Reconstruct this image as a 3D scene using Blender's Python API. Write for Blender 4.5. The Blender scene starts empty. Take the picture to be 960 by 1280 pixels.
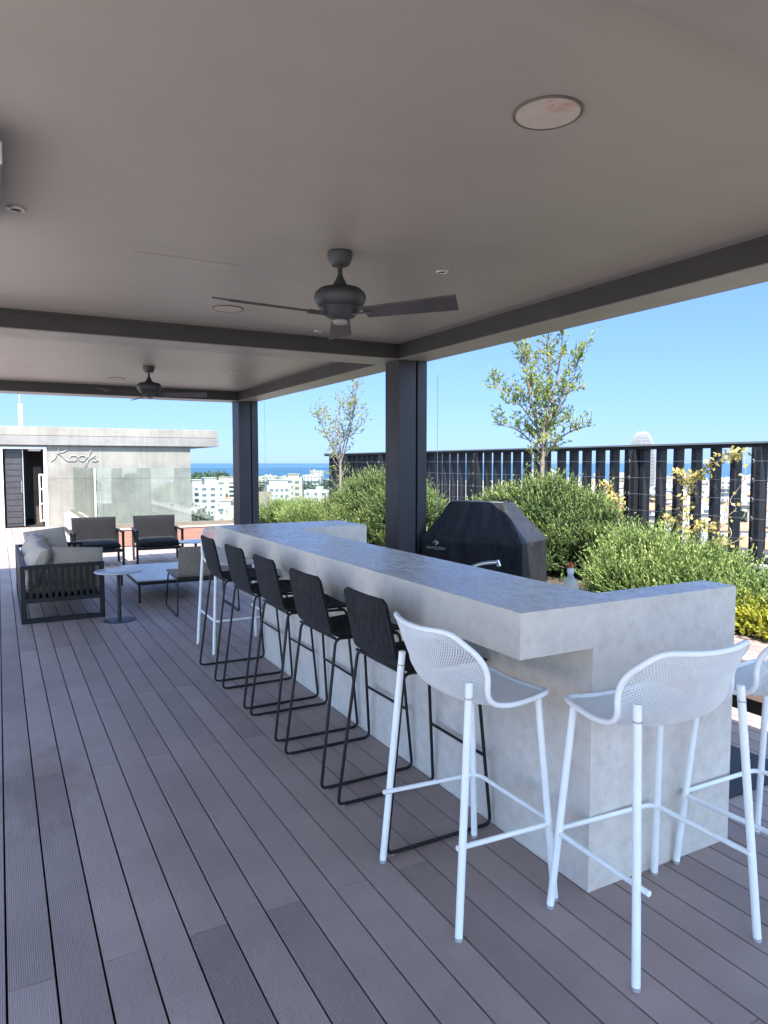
import bpy, bmesh, math, random
import numpy as np
from mathutils import Vector, Matrix

random.seed(7)
RNG = np.random.default_rng(11)
R = math.radians
scene = bpy.context.scene
COL = scene.collection
PI = math.pi

# ---------------------------------------------------------------- mesh helpers
class MB:
    """Collects shapes in world (or local) coordinates and links them as ONE mesh object."""
    def __init__(s):
        s.v = []; s.f = []; s.m = []

    def add(s, vs, fs, m=0):
        o = len(s.v)
        s.v.extend([tuple(p) for p in vs])
        s.f.extend([tuple(i + o for i in f) for f in fs])
        s.m.extend([m] * len(fs))
        return s

    def box(s, x0, x1, y0, y1, z0, z1, m=0):
        vs = [(x0, y0, z0), (x1, y0, z0), (x1, y1, z0), (x0, y1, z0), (x0, y0, z1), (x1, y0, z1), (x1, y1, z1), (x0, y1, z1)]
        return s.add(vs, [(0, 3, 2, 1), (4, 5, 6, 7), (0, 1, 5, 4), (1, 2, 6, 5), (2, 3, 7, 6), (3, 0, 4, 7)], m)

    def obox(s, c, ax, ay, az, m=0):
        """box from centre and three half-axis vectors"""
        c, ax, ay, az = map(Vector, (c, ax, ay, az))
        vs = [c + i * ax + j * ay + k * az for k in (-1, 1) for (i, j) in ((-1, -1), (1, -1), (1, 1), (-1, 1))]
        return s.add(vs, [(0, 3, 2, 1), (4, 5, 6, 7), (0, 1, 5, 4), (1, 2, 6, 5), (2, 3, 7, 6), (3, 0, 4, 7)], m)

    def prism(s, outline, z0, z1, m=0):
        n = len(outline)
        vs = [(x, y, z0) for x, y in outline] + [(x, y, z1) for x, y in outline]
        fs = [tuple(range(n - 1, -1, -1)), tuple(range(n, 2 * n))]
        fs += [(i, (i + 1) % n, n + (i + 1) % n, n + i) for i in range(n)]
        return s.add(vs, fs, m)

    def tube(s, pts, r, seg=10, closed=False, m=0):
        """sweep a circle (radius r, or one radius per point) along pts"""
        P = [Vector(p) for p in pts]
        n = len(P)
        rad = list(r) if hasattr(r, '__len__') else [r] * n
        T = []
        for i in range(n):
            if closed:
                t = (P[(i + 1) % n] - P[i - 1])
            else:
                t = P[min(i + 1, n - 1)] - P[max(i - 1, 0)]
            T.append(t.normalized() if t.length > 1e-9 else Vector((0, 0, 1)))
        a = Vector((0, 0, 1)) if abs(T[0].z) < .9 else Vector((1, 0, 0))
        u = T[0].cross(a).normalized()
        vs = []
        for i in range(n):
            u = (u - T[i] * u.dot(T[i]))
            u = u.normalized() if u.length > 1e-6 else T[i].orthogonal().normalized()
            w = T[i].cross(u)
            # mitre widening at bends
            for k in range(seg):
                an = 2 * PI * k / seg
                vs.append(P[i] + (u * math.cos(an) + w * math.sin(an)) * rad[i])
        fs = []
        rng = n if closed else n - 1
        for i in range(rng):
            j = (i + 1) % n
            for k in range(seg):
                l = (k + 1) % seg
                fs.append((i * seg + k, i * seg + l, j * seg + l, j * seg + k))
        if not closed:
            fs.append(tuple(range(seg - 1, -1, -1)))
            fs.append(tuple((n - 1) * seg + k for k in range(seg)))
        return s.add(vs, fs, m)

    def lathe(s, prof, c=(0, 0, 0), seg=32, m=0):
        vs = []; fs = []
        n = len(prof)
        for r, z in prof:
            for k in range(seg):
                a = 2 * PI * k / seg
                vs.append((c[0] + r * math.cos(a), c[1] + r * math.sin(a), c[2] + z))
        for i in range(n - 1):
            for k in range(seg):
                l = (k + 1) % seg
                fs.append((i * seg + k, i * seg + l, (i + 1) * seg + l, (i + 1) * seg + k))
        fs.append(tuple(range(seg - 1, -1, -1)))
        fs.append(tuple((n - 1) * seg + k for k in range(seg)))
        return s.add(vs, fs, m)

    def build(s, name, mats, parent=None, smooth=False, bevel=0, bseg=2, off=None):
        me = bpy.data.meshes.new(name)
        if off is None and parent is not None and parent.get('_world'):
            off = parent['_world']
        vs = s.v
        if off is not None:
            vs = [(x - off[0], y - off[1], z - off[2]) for x, y, z in s.v]
        me.from_pydata(vs, [], s.f)
        mats = mats if isinstance(mats, (list, tuple)) else [mats]
        for mm in mats:
            me.materials.append(mm)
        if len(mats) > 1:
            me.polygons.foreach_set('material_index', s.m)
        if smooth:
            me.polygons.foreach_set('use_smooth', [True] * len(me.polygons))
            try:
                me.set_sharp_from_angle(angle=R(40))
            except Exception:
                pass
        me.update()
        o = bpy.data.objects.new(name, me)
        COL.objects.link(o)
        if parent is not None:
            o.parent = parent
        if bevel:
            b = o.modifiers.new('bevel', 'BEVEL')
            b.width = bevel; b.segments = bseg; b.limit_method = 'ANGLE'; b.angle_limit = R(40)
        return o


def np_mesh(name, V, F, mats, parent=None, attr=None, mi=None, off=None, smooth=False):
    """fast mesh from numpy: V (n,3), F (m,4) quads"""
    V = np.asarray(V, np.float32)
    if off is not None:
        V = V - np.asarray(off, np.float32)
    F = np.asarray(F, np.int32)
    me = bpy.data.meshes.new(name)
    me.vertices.add(len(V)); me.vertices.foreach_set('co', V.ravel())
    me.loops.add(F.size); me.loops.foreach_set('vertex_index', F.ravel())
    me.polygons.add(len(F))
    me.polygons.foreach_set('loop_start', np.arange(0, F.size, F.shape[1], dtype=np.int32))
    if attr is not None:
        a = me.attributes.new('tip', 'FLOAT', 'POINT'); a.data.foreach_set('value', np.asarray(attr, np.float32))
    mats = mats if isinstance(mats, (list, tuple)) else [mats]
    for mm in mats:
        me.materials.append(mm)
    if mi is not None:
        me.polygons.foreach_set('material_index', np.asarray(mi, np.int32))
    if smooth:
        me.polygons.foreach_set('use_smooth', np.ones(len(F), bool))
    me.update(calc_edges=True); me.validate()
    o = bpy.data.objects.new(name, me); COL.objects.link(o)
    if parent is not None:
        o.parent = parent
    return o


def tag(o, label, cat, group=None, kind=None):
    if label: o['label'] = label
    if cat: o['category'] = cat
    if group: o['group'] = group
    if kind: o['kind'] = kind
    return o


def thing(name, label, cat, loc=(0, 0, 0), rz=0, group=None, world=True):
    """Empty at a thing's base. world=True: parts are given in world coordinates."""
    o = bpy.data.objects.new(name, None); COL.objects.link(o)
    o.location = loc; o.rotation_euler = (0, 0, rz); o.empty_display_size = .1
    if world: o['_world'] = tuple(float(c) for c in loc)
    return tag(o, label, cat, group)


def dup(root, loc, rz, label, group=None):
    r = root.copy(); COL.objects.link(r); r.location = loc; r.rotation_euler = (0, 0, rz)
    if '_world' in r: del r['_world']
    r['label'] = label
    if group: r['group'] = group
    for ch in list(root.children):
        c = ch.copy(); COL.objects.link(c); c.parent = r
        for g in list(ch.children):
            d = g.copy(); COL.objects.link(d); d.parent = c
    return r


def fillet(pts, r, n=5, closed=False):
    """round the corners of a polyline"""
    P = [Vector(p) for p in pts]; out = []; N = len(P)
    for i in range(N):
        if not closed and i in (0, N - 1):
            out.append(P[i]); continue
        a, b, c = P[i - 1], P[i], P[(i + 1) % N]
        d1 = (a - b); d2 = (c - b)
        rr = min(r, d1.length * .45, d2.length * .45)
        p1 = b + d1.normalized() * rr; p2 = b + d2.normalized() * rr
        for k in range(n + 1):
            t = k / n
            out.append((1 - t) ** 2 * p1 + 2 * t * (1 - t) * b + t * t * p2)
    return out


def catmull(pts, n=8):
    P = [Vector(p) for p in pts]
    P = [2 * P[0] - P[1]] + P + [2 * P[-1] - P[-2]]
    out = []
    for i in range(1, len(P) - 2):
        for k in range(n):
            t = k / n
            p0, p1, p2, p3 = P[i - 1], P[i], P[i + 1], P[i + 2]
            out.append(.5 * ((2 * p1) + (p2 - p0) * t + (2 * p0 - 5 * p1 + 4 * p2 - p3) * t * t + (3 * p1 - p0 - 3 * p2 + p3) * t ** 3))
    out.append(P[-2])
    return out

# ---------------------------------------------------------------- materials
def newmat(name):
    m = bpy.data.materials.new(name); m.use_nodes = True
    nt = m.node_tree
    return m, nt, nt.nodes['Principled BSDF']


def coords(nt, scale=(1, 1, 1), kind='Object'):
    tc = nt.nodes.new('ShaderNodeTexCoord'); mp = nt.nodes.new('ShaderNodeMapping')
    mp.inputs['Scale'].default_value = scale
    nt.links.new(tc.outputs[kind], mp.inputs['Vector'])
    return mp.outputs['Vector']


def noise(nt, vec, scale, detail=4, rough=.55):
    n = nt.nodes.new('ShaderNodeTexNoise')
    n.inputs['Scale'].default_value = scale; n.inputs['Detail'].default_value = detail; n.inputs['Roughness'].default_value = rough
    nt.links.new(vec, n.inputs['Vector'])
    return n.outputs['Fac']


def ramp(nt, fac, stops):
    r = nt.nodes.new('ShaderNodeValToRGB'); nt.links.new(fac, r.inputs['Fac'])
    el = r.color_ramp.elements
    el[0].position, el[0].color = stops[0][0], (*stops[0][1], 1)
    el[1].position, el[1].color = stops[-1][0], (*stops[-1][1], 1)
    for p, c in stops[1:-1]:
        e = el.new(p); e.color = (*c, 1)
    return r.outputs['Color']


def g3(v):
    return (v, v, v)


def mixc(nt, a, b, fac, mode='MIX'):
    m = nt.nodes.new('ShaderNodeMix'); m.data_type = 'RGBA'; m.blend_type = mode
    for sock, val in ((m.inputs[6], a), (m.inputs[7], b), (m.inputs[0], fac)):
        if isinstance(val, bpy.types.NodeSocket): nt.links.new(val, sock)
        elif isinstance(val, (tuple, list)): sock.default_value = (*val, 1) if len(val) == 3 else val
        else: sock.default_value = val
    return m.outputs[2]


def math_(nt, op, a, b=0.0):
    m = nt.nodes.new('ShaderNodeMath'); m.operation = op
    for sock, val in ((m.inputs[0], a), (m.inputs[1], b)):
        if isinstance(val, bpy.types.NodeSocket): nt.links.new(val, sock)
        else: sock.default_value = val
    return m.outputs[0]


def bump(nt, bs, h, strength=.2, dist=.01, prev=None):
    b = nt.nodes.new('ShaderNodeBump'); b.inputs['Strength'].default_value = strength; b.inputs['Distance'].default_value = dist
    nt.links.new(h, b.inputs['Height'])
    if prev is not None: nt.links.new(prev, b.inputs['Normal'])
    nt.links.new(b.outputs['Normal'], bs.inputs['Normal'])
    return b.outputs['Normal']


def simple(name, col, rough=.5, metal=0., var=.12, nscale=6., bs_=.0, bscale=80., spec=.5):
    """painted / metal / plastic surface with mild mottling and a little bump"""
    m, nt, b = newmat(name)
    v = coords(nt)
    n = noise(nt, v, nscale)
    c = ramp(nt, n, [(.3, tuple(x * (1 - var) for x in col)), (.7, tuple(min(1, x * (1 + var)) for x in col))])
    nt.links.new(c, b.inputs['Base Color'])
    rr = nt.nodes.new('ShaderNodeMapRange'); nt.links.new(noise(nt, v, nscale * 3), rr.inputs['Value'])
    rr.inputs['To Min'].default_value = max(0, rough - .08); rr.inputs['To Max'].default_value = min(1, rough + .08)
    nt.links.new(rr.outputs[0], b.inputs['Roughness'])
    b.inputs['Metallic'].default_value = metal
    b.inputs['Specular IOR Level'].default_value = spec
    if bs_: bump(nt, b, noise(nt, v, bscale, 6), bs_, .004)
    return m


def mat_deck(name, base, dark=.8):
    m, nt, b = newmat(name)
    v = coords(nt)
    geo = nt.nodes.new('ShaderNodeNewGeometry')
    rnd = geo.outputs['Random Per Island']
    c1 = ramp(nt, rnd, [(0, tuple(x * .83 for x in base)), (.5, base), (1, tuple(x * 1.17 for x in base))])
    blot = noise(nt, v, 2.2, 5)
    c2 = mixc(nt, c1, ramp(nt, blot, [(.3, g3(.86)), (.7, g3(1.10))]), 1.0, 'MULTIPLY')
    fine = noise(nt, coords(nt, (60, 3, 60)), 3, 4)
    c3 = mixc(nt, c2, ramp(nt, fine, [(.3, g3(.93)), (.7, g3(1.05))]), 1.0, 'MULTIPLY')
    # old spill mark near the left
    sub = nt.nodes.new('ShaderNodeVectorMath'); sub.operation = 'SUBTRACT'
    tc = nt.nodes.new('ShaderNodeTexCoord'); nt.links.new(tc.outputs['Object'], sub.inputs[0]); sub.inputs[1].default_value = (.16, 3.85, 0)
    mul = nt.nodes.new('ShaderNodeVectorMath'); mul.operation = 'MULTIPLY'; nt.links.new(sub.outputs[0], mul.inputs[0]); mul.inputs[1].default_value = (4.2, 1.5, 0)
    ln = nt.nodes.new('ShaderNodeVectorMath'); ln.operation = 'LENGTH'; nt.links.new(mul.outputs[0], ln.inputs[0])
    wob = math_(nt, 'ADD', ln.outputs['Value'], math_(nt, 'MULTIPLY', math_(nt, 'SUBTRACT', noise(nt, coords(nt, (5, 2, 5)), 2.5, 5), .5), 1.6))
    spill = ramp(nt, wob, [(.45, g3(.8)), (1.05, g3(0))])
    c4 = mixc(nt, c3, mixc(nt, c3, (.70, .66, .62), 1.0, 'MULTIPLY'), spill)
    # dusty specks
    sp = ramp(nt, noise(nt, v, 55, 2), [(.70, g3(0)), (.76, g3(.35))])
    c5 = mixc(nt, c4, (.30, .29, .29), sp)
    nt.links.new(c5, b.inputs['Base Color'])
    rr = nt.nodes.new('ShaderNodeMapRange'); nt.links.new(noise(nt, v, 3.5, 5), rr.inputs['Value'])
    rr.inputs['To Min'].default_value = .36; rr.inputs['To Max'].default_value = .62
    nt.links.new(rr.outputs[0], b.inputs['Roughness'])
    w = nt.nodes.new('ShaderNodeTexWave'); w.wave_type = 'BANDS'; w.bands_direction = 'X'
    w.inputs['Scale'].default_value = 2 * PI / (20 * .0065) * 1.0
    w.inputs['Distortion'].default_value = .0
    nt.links.new(v, w.inputs['Vector'])
    h = math_(nt, 'ADD', math_(nt, 'MULTIPLY', w.outputs['Fac'], .8), fine)
    bump(nt, b, h, .6, .0018)
    return m


def mat_cement(name, col, top=False):
    """trowelled micro-cement: cloudy, fine speckle, streaky sheen"""
    m, nt, b = newmat(name)
    v = coords(nt)
    big = noise(nt, v, 2.0, 6, .6)
    c1 = ramp(nt, big, [(.3, tuple(x * .91 for x in col)), (.5, col), (.7, tuple(min(1, x * 1.06) for x in col))])
    mid = noise(nt, v, 16, 7, .72)
    c2 = mixc(nt, c1, ramp(nt, mid, [(.32, g3(.87)), (.5, g3(1.0)), (.68, g3(1.07))]), 1.0, 'MULTIPLY')
    ph = ramp(nt, noise(nt, v, 170, 1), [(.73, g3(0)), (.77, g3(.8))])
    c2 = mixc(nt, c2, tuple(x * .45 for x in col), ph)
    sp = ramp(nt, noise(nt, v, 90, 3), [(.62, g3(0)), (.74, g3(.6))])
    c3 = mixc(nt, c2, tuple(x * .72 for x in col), sp)
    nt.links.new(c3, b.inputs['Base Color'])
    st = noise(nt, coords(nt, (9, 4.5, 9)), 3.2 if top else 2.0, 6, .7)
    rr = nt.nodes.new('ShaderNodeMapRange'); nt.links.new(st, rr.inputs['Value'])
    rr.inputs['From Min'].default_value = .35; rr.inputs['From Max'].default_value = .65
    rr.inputs['To Min'].default_value = .16 if top else .45; rr.inputs['To Max'].default_value = .6 if top else .75
    nt.links.new(rr.outputs[0], b.inputs['Roughness'])
    if top:
        b.inputs['Coat Weight'].default_value = .3; b.inputs['Coat Roughness'].default_value = .22
    if top:
        c3 = mixc(nt, c3, ramp(nt, st, [(.36, g3(.86)), (.5, g3(1.0)), (.62, g3(1.28))]), 1.0, 'MULTIPLY'); nt.links.new(c3, b.inputs['Base Color'])  # whitish streaks painted into the base colour as sheen highlights
    n1 = bump(nt, b, st, .4 if top else .12, .01)
    n2 = bump(nt, b, mid, .18 if top else .22, .004, n1)
    if top: nt.links.new(n1, b.inputs['Coat Normal'])
    return m


def mat_concrete(name, col, joints=None):
    """board-marked fair-faced concrete with vertical run marks and formwork joints"""
    m, nt, b = newmat(name)
    v = coords(nt)
    c1 = ramp(nt, noise(nt, v, 1.1, 6, .62), [(.3, tuple(x * .72 for x in col)), (.52, col), (.72, tuple(min(1, x * 1.18) for x in col))])
    runs = noise(nt, coords(nt, (7, 7, .55)), 2.0, 5, .6)
    c2 = mixc(nt, c1, ramp(nt, runs, [(.34, (.90, .90, .91)), (.55, g3(1)), (.7, (1.04, 1.03, 1.0))]), 1.0, 'MULTIPLY')
    spots = ramp(nt, noise(nt, v, 9, 5), [(.60, g3(0)), (.72, g3(.6))])
    c3 = mixc(nt, c2, tuple(x * .62 for x in col), spots)
    nt.links.new(c3, b.inputs['Base Color'])
    b.inputs['Roughness'].default_value = .85
    bump(nt, b, noise(nt, v, 30, 6), .25, .01)
    return m


def mat_fabric(name, col, weave=900., rough=.9, var=.2, sheen=.03, spec=.12):
    m, nt, b = newmat(name)
    v = coords(nt)
    n = noise(nt, coords(nt, (1, 1, .35)), weave * .12, 3)
    big = noise(nt, v, 5, 4)
    c = ramp(nt, n, [(.35, tuple(x * (1 - var) for x in col)), (.65, tuple(x * (1 + var) for x in col))])
    c = mixc(nt, c, ramp(nt, big, [(.3, g3(.88)), (.7, g3(1.08))]), 1.0, 'MULTIPLY')
    nt.links.new(c, b.inputs['Base Color'])
    b.inputs['Roughness'].default_value = rough
    b.inputs['Sheen Weight'].default_value = sheen; b.inputs['Specular IOR Level'].default_value = spec
    bump(nt, b, noise(nt, v, weave * .25, 2), .25, .002)
    return m


def mat_leaf(name, dark, light, tipcol, trans=.35, rough=.55):
    m, nt, b = newmat(name)
    geo = nt.nodes.new('ShaderNodeNewGeometry')
    c = ramp(nt, geo.outputs['Random Per Island'], [(0, dark), (.6, light), (1, tuple(x * 1.2 for x in light))])
    at = nt.nodes.new('ShaderNodeAttribute'); at.attribute_name = 'tip'
    c = mixc(nt, c, tipcol, at.outputs['Fac'])
    nt.links.new(c, b.inputs['Base Color'])
    b.inputs['Roughness'].default_value = rough
    b.inputs['Specular IOR Level'].default_value = .35
    tr = nt.nodes.new('ShaderNodeBsdfTranslucent'); nt.links.new(c, tr.inputs['Color'])
    mx = nt.nodes.new('ShaderNodeMixShader'); mx.inputs[0].default_value = trans
    nt.links.new(b.outputs[0], mx.inputs[1]); nt.links.new(tr.outputs[0], mx.inputs[2])
    nt.links.new(mx.outputs[0], nt.nodes['Material Output'].inputs['Surface'])
    return m


def mat_glass(name, tint, refl=.08, rough=.0):
    m, nt, b = newmat(name)
    nt.nodes.remove(b)
    t = nt.nodes.new('ShaderNodeBsdfTransparent'); t.inputs['Color'].default_value = (*tint, 1)
    g = nt.nodes.new('ShaderNodeBsdfGlossy'); g.inputs['Roughness'].default_value = rough; g.inputs['Color'].default_value = (.9, 1, .97, 1)
    fr = nt.nodes.new('ShaderNodeFresnel'); fr.inputs['IOR'].default_value = 1.5
    f = math_(nt, 'ADD', fr.outputs[0], refl)
    mx = nt.nodes.new('ShaderNodeMixShader'); nt.links.new(f, mx.inputs[0])
    nt.links.new(t.outputs[0], mx.inputs[1]); nt.links.new(g.outputs[0], mx.inputs[2])
    nt.links.new(mx.outputs[0], nt.nodes['Material Output'].inputs['Surface'])
    return m


M = {}
M['deck'] = mat_deck('composite decking', (.285, .212, .192))
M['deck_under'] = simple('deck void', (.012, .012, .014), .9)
M['cement'] = mat_cement('micro cement', (.60, .545, .49))
M['cement_top'] = mat_cement('sealed micro cement top', (.64, .60, .56), True)
M['ceil'] = None
def mat_ceiling():
    m, nt, b = newmat('painted ceiling board')
    v = coords(nt)
    c = ramp(nt, noise(nt, v, .7, 5), [(.3, (.263, .246, .226)), (.7, (.286, .268, .247))])
    st = ramp(nt, noise(nt, coords(nt, (.6, 5, 1)), 1.3, 5), [(.35, g3(.975)), (.65, g3(1.015))])
    c = mixc(nt, c, st, 1.0, 'MULTIPLY')
    nt.links.new(c, b.inputs['Base Color']); b.inputs['Roughness'].default_value = .42
    pt_ = ramp(nt, noise(nt, v, 4.5, 6, .65), [(.36, g3(.98)), (.5, g3(1.0)), (.66, g3(1.012))])
    c = mixc(nt, c, pt_, 1.0, 'MULTIPLY')
    nt.links.new(c, b.inputs['Base Color'])
    n1 = bump(nt, b, noise(nt, v, 2.5, 4), .05, .02)
    bump(nt, b, noise(nt, v, 160, 3), .12, .0012, n1)
    return m
M['ceil'] = mat_ceiling()
M['frame'] = simple('charcoal powder coat', (.036, .036, .043), .45, .1, .10, 3, spec=.25)
M['beam'] = simple('bronze grey beam', (.046, .042, .044), .42, .2, .10, 3)
M['soffit'] = simple('grey soffit metal', (.24, .235, .225), .45, .15, .10, 3)
M['black'] = simple('black powder coat', (.010, .010, .012), .45, .0, .15, 8, spec=.3)
M['white'] = simple('white powder coat', (.82, .83, .83), .38, .0, .05, 9)
M['white_old'] = simple('white powder coat dusty', (.62, .62, .62), .5, .0, .08, 9)
M['stoolfab'] = mat_fabric('charcoal woven sling', (.016, .017, .020), 420, .8, .55, .05)
M['taupe'] = mat_fabric('taupe woven sling', (.24, .21, .18), 900, .85, .25)
M['dkcush'] = mat_fabric('charcoal outdoor cushion', (.011, .0115, .013), 700, .9, .15)
M['ltcush'] = mat_fabric('warm grey outdoor cushion', (.33, .27, .22), 700, .9, .12)
M['ltcush2'] = mat_fabric('pale grey outdoor cushion', (.38, .315, .26), 700, .9, .12)
def mat_cover():
    m = mat_fabric('black vinyl cover', (.015, .016, .020), 500, .55, .25, .0, .3)
    nt = m.node_tree; b = nt.nodes['Principled BSDF']
    old = b.inputs['Normal'].links[0].from_socket
    v = coords(nt, (1, 1, .6))
    n1 = bump(nt, b, noise(nt, v, 5.5, 3, .5), .55, .05, old)
    bump(nt, b, noise(nt, coords(nt, (1, 1, .3)), 16, 2), .3, .012, n1)
    return m
M['cover'] = mat_cover()
M['steel'] = simple('brushed steel', (.62, .62, .62), .22, 1., .06, 20)
M['galv'] = simple('galvanised steel', (.45, .46, .47), .42, .8, .1, 20)
M['concrete'] = mat_concrete('fair faced concrete', (.185, .176, .156))
M['paver'] = mat_concrete('pale bounce paver', (.46, .44, .40))
M['concrete_lt'] = mat_concrete('pale concrete slab', (.165, .163, .155))
M['fan'] = simple('dusty graphite metal', (.045, .050, .056), .55, .2, .25, 14)
M['fanblade'] = simple('dark walnut fan blade', (.05, .043, .042), .5, 0, .2, 10)
M['frost'] = simple('dusty frosted glass', (.30, .29, .28), .6, 0, .15, 18)
M['table_top'] = simple('pale blue grey laminate', (.42, .45, .50), .3, 0, .05, 6)
M['fence'] = simple('anthracite aluminium', (.013, .014, .019), .55, .0, .15, 3, spec=.25)
M['fence_lt'] = simple('weathered grey aluminium', (.14, .145, .15), .5, .2, .15, 3)
M['stone'] = mat_concrete('light stone coping', (.34, .335, .32))
M['soil'] = simple('dark soil', (.045, .033, .024), .95, 0, .4, 18, .6, 40)
M['bark'] = simple('grey brown bark', (.17, .14, .115), .9, 0, .35, 25, .5, 60)
M['stem'] = simple('woody stem', (.11, .085, .06), .9, 0, .3, 25)
M['brown_rim'] = simple('brown grey rim', (.10, .088, .08), .6, 0, .2, 20)
M['rosemary'] = mat_leaf('rosemary needles', (.028, .060, .015), (.085, .140, .032), (.34, .40, .125), .26)
M['rosemary_dark'] = mat_leaf('dense dark shrub needles', (.020, .044, .014), (.055, .098, .028), (.27, .32, .095), .22)
M['ground_cover'] = mat_leaf('golden ground cover', (.16, .19, .02), (.36, .37, .045), (.48, .46, .07), .4)
M['treeleaf'] = mat_leaf('small tree leaf', (.08, .16, .035), (.16, .25, .05), (.32, .37, .06), .55)
M['creeper'] = mat_leaf('yellowing creeper leaf', (.20, .22, .05), (.38, .36, .10), (.50, .38, .16), .42)
M['redleaf'] = mat_leaf('orange new leaf', (.4, .14, .05), (.5, .2, .06), (.5, .2, .06), .4)
M['glass'] = mat_glass('green tinted glass', (.90, .96, .955), .05)
def mat_milky(name, col, see):
    m, nt, b = newmat(name)
    b.inputs['Base Color'].default_value = (*col, 1); b.inputs['Roughness'].default_value = .25
    t = nt.nodes.new('ShaderNodeBsdfTransparent'); t.inputs['Color'].default_value = (.9, .95, .94, 1)
    mx = nt.nodes.new('ShaderNodeMixShader'); mx.inputs[0].default_value = see
    nt.links.new(b.outputs[0], mx.inputs[1]); nt.links.new(t.outputs[0], mx.inputs[2])
    nt.links.new(mx.outputs[0], nt.nodes['Material Output'].inputs['Surface'])
    return m
M['clear'] = mat_milky('cloudy clear plastic', (.66, .72, .72), .55)
M['redcap'] = simple('red cap', (.55, .03, .03), .35)
M['rubber'] = simple('dark rubber mat', (.014, .018, .026), .7, 0, .5, 60, .4, 90)
def mat_cladding():
    m, nt, b = newmat('red brown composite cladding')
    v = coords(nt)
    c = ramp(nt, noise(nt, coords(nt, (1.5, 1.5, 14)), 2.0, 5), [(.3, (.17, .085, .062)), (.7, (.26, .135, .10))])
    nt.links.new(c, b.inputs['Base Color']); b.inputs['Roughness'].default_value = .6
    return m
M['cladding'] = mat_cladding()
M['paint_white'] = simple('white painted metal', (.62, .62, .61), .45, 0, .05, 6)
M['void'] = simple('dark interior', (.03, .03, .034), .8)
M['inner_wall'] = mat_concrete('interior plaster', (.30, .31, .31))
M['brown_door'] = simple('dark brown timber', (.065, .045, .036), .5, 0, .25, 8)
M['slat_door'] = simple('dark slatted door', (.028, .026, .030), .5, 0, .2, 8)
M['neon'] = simple('unlit white neon tube', (.23, .23, .215), .35, 0, .03, 6)
M['capping'] = simple('pale parapet capping', (.42, .39, .35), .6, 0, .08, 8)  # even pale colour of the capping itself
M['bronze'] = simple('bronze anodised channel', (.16, .13, .10), .5, .3, .1, 8)
M['joint'] = simple('dark formwork joint', (.14, .135, .12), .9, 0, .2, 8)
M['vine'] = simple('pale vine stem', (.33, .28, .22), .8, 0, .2, 20)
SKY_STRENGTH = .1
SKY_DUST = .25
SUN_STRENGTH = 3.5
EXPOSURE = 2.45
SKY_TINT = (.385, .60, 1.16)
# ================================================================ SETTING
def kind(o, k='structure'):
    o['kind'] = k; return o

# deck: individual boards with real gaps, two interleaved joint rows
def build_deck():
    mb = MB()
    pitch = .1363; x0 = -.029; gap = .0072
    k0 = int((-1.75 - x0) / pitch); k1 = int((4.20 - x0) / pitch)
    for k in range(k0, k1 + 1):
        xa = x0 + k * pitch + gap / 2; xb = x0 + (k + 1) * pitch - gap / 2
        if xb > 4.235: continue
        ph = 2.34 if k % 2 == 0 else 3.94
        ymax = 19.72 if xb < 1.44 else 14.17
        j = ph - 2.75 * 3
        while j < ymax:
            a, b_ = max(j, -3.6) + .0015, min(j + 2.75, ymax) - .0015
            if b_ > a + .02:
                mb.box(xa, xb, a, b_, -.023, 0)
            j += 2.75
    kind(mb.build('deck', M['deck']))
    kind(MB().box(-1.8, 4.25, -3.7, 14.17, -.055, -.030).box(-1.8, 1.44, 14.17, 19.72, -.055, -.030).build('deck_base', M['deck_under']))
build_deck()
def build_bounce_paving():  # unseen pale paving, added to bounce sunlight in under the roof
    mb = MB()
    for i in range(12):
        for j in range(38):
            mb.box(-1.81 - .6 * (i + 1) + .002, -1.81 - .6 * i - .002, -3.6 + .6 * j + .002, -3.6 + .6 * (j + 1) - .002, -.03, -.001)
    kind(mb.build('bounce_paving', M['paver']))
build_bounce_paving()

# the tower block that carries the terrace
t = MB().box(-9.3, 7.22, -5, 14.75, -30, -.06).box(-9.3, 1.85, 14.75, 27, -30, -.06).box(1.85, 7.22, 14.75, 27, -30, -1.2)
kind(t.build('terrace_slab', M['concrete']))

# raised side walkway with stepped edge + planting bed
def build_walkway():
    mb = MB()
    xs = [4.262 + .137 * i for i in range(5)]
    for i, x in enumerate(xs):
        y = -3.5 - .9 * (i % 2)
        while y < 14.1:
            mb.box(x + .003, x + .134, max(y, -3.6) + .0015, min(y + 2.75, 14.15) - .0015, .289, .311)
            y += 2.75
    mb.box(4.285, 4.305, -3.6, 14.15, .055, .275)          # fascia board, set back over a shadow gap
    kind(mb.build('raised_walkway', M['deck']))
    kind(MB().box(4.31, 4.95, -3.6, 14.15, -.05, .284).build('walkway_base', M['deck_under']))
build_walkway()
kind(MB().box(4.95, 6.93, -3.6, 16.2, -.05, .36).build('planting_bed', M['soil']))

# parapet wall carrying the fence
pw = thing('parapet_wall', 'low pale stone parapet wall under the dark slatted fence', 'wall', (7.02, 6, 0))
MB().box(6.93, 7.20, -3.6, 16.2, -.05, .50).build('wall', M['concrete_lt'], pw)
MB().box(6.89, 7.24, -3.62, 16.22, .503, .545).build('coping', M['stone'], pw, bevel=.006)

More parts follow.
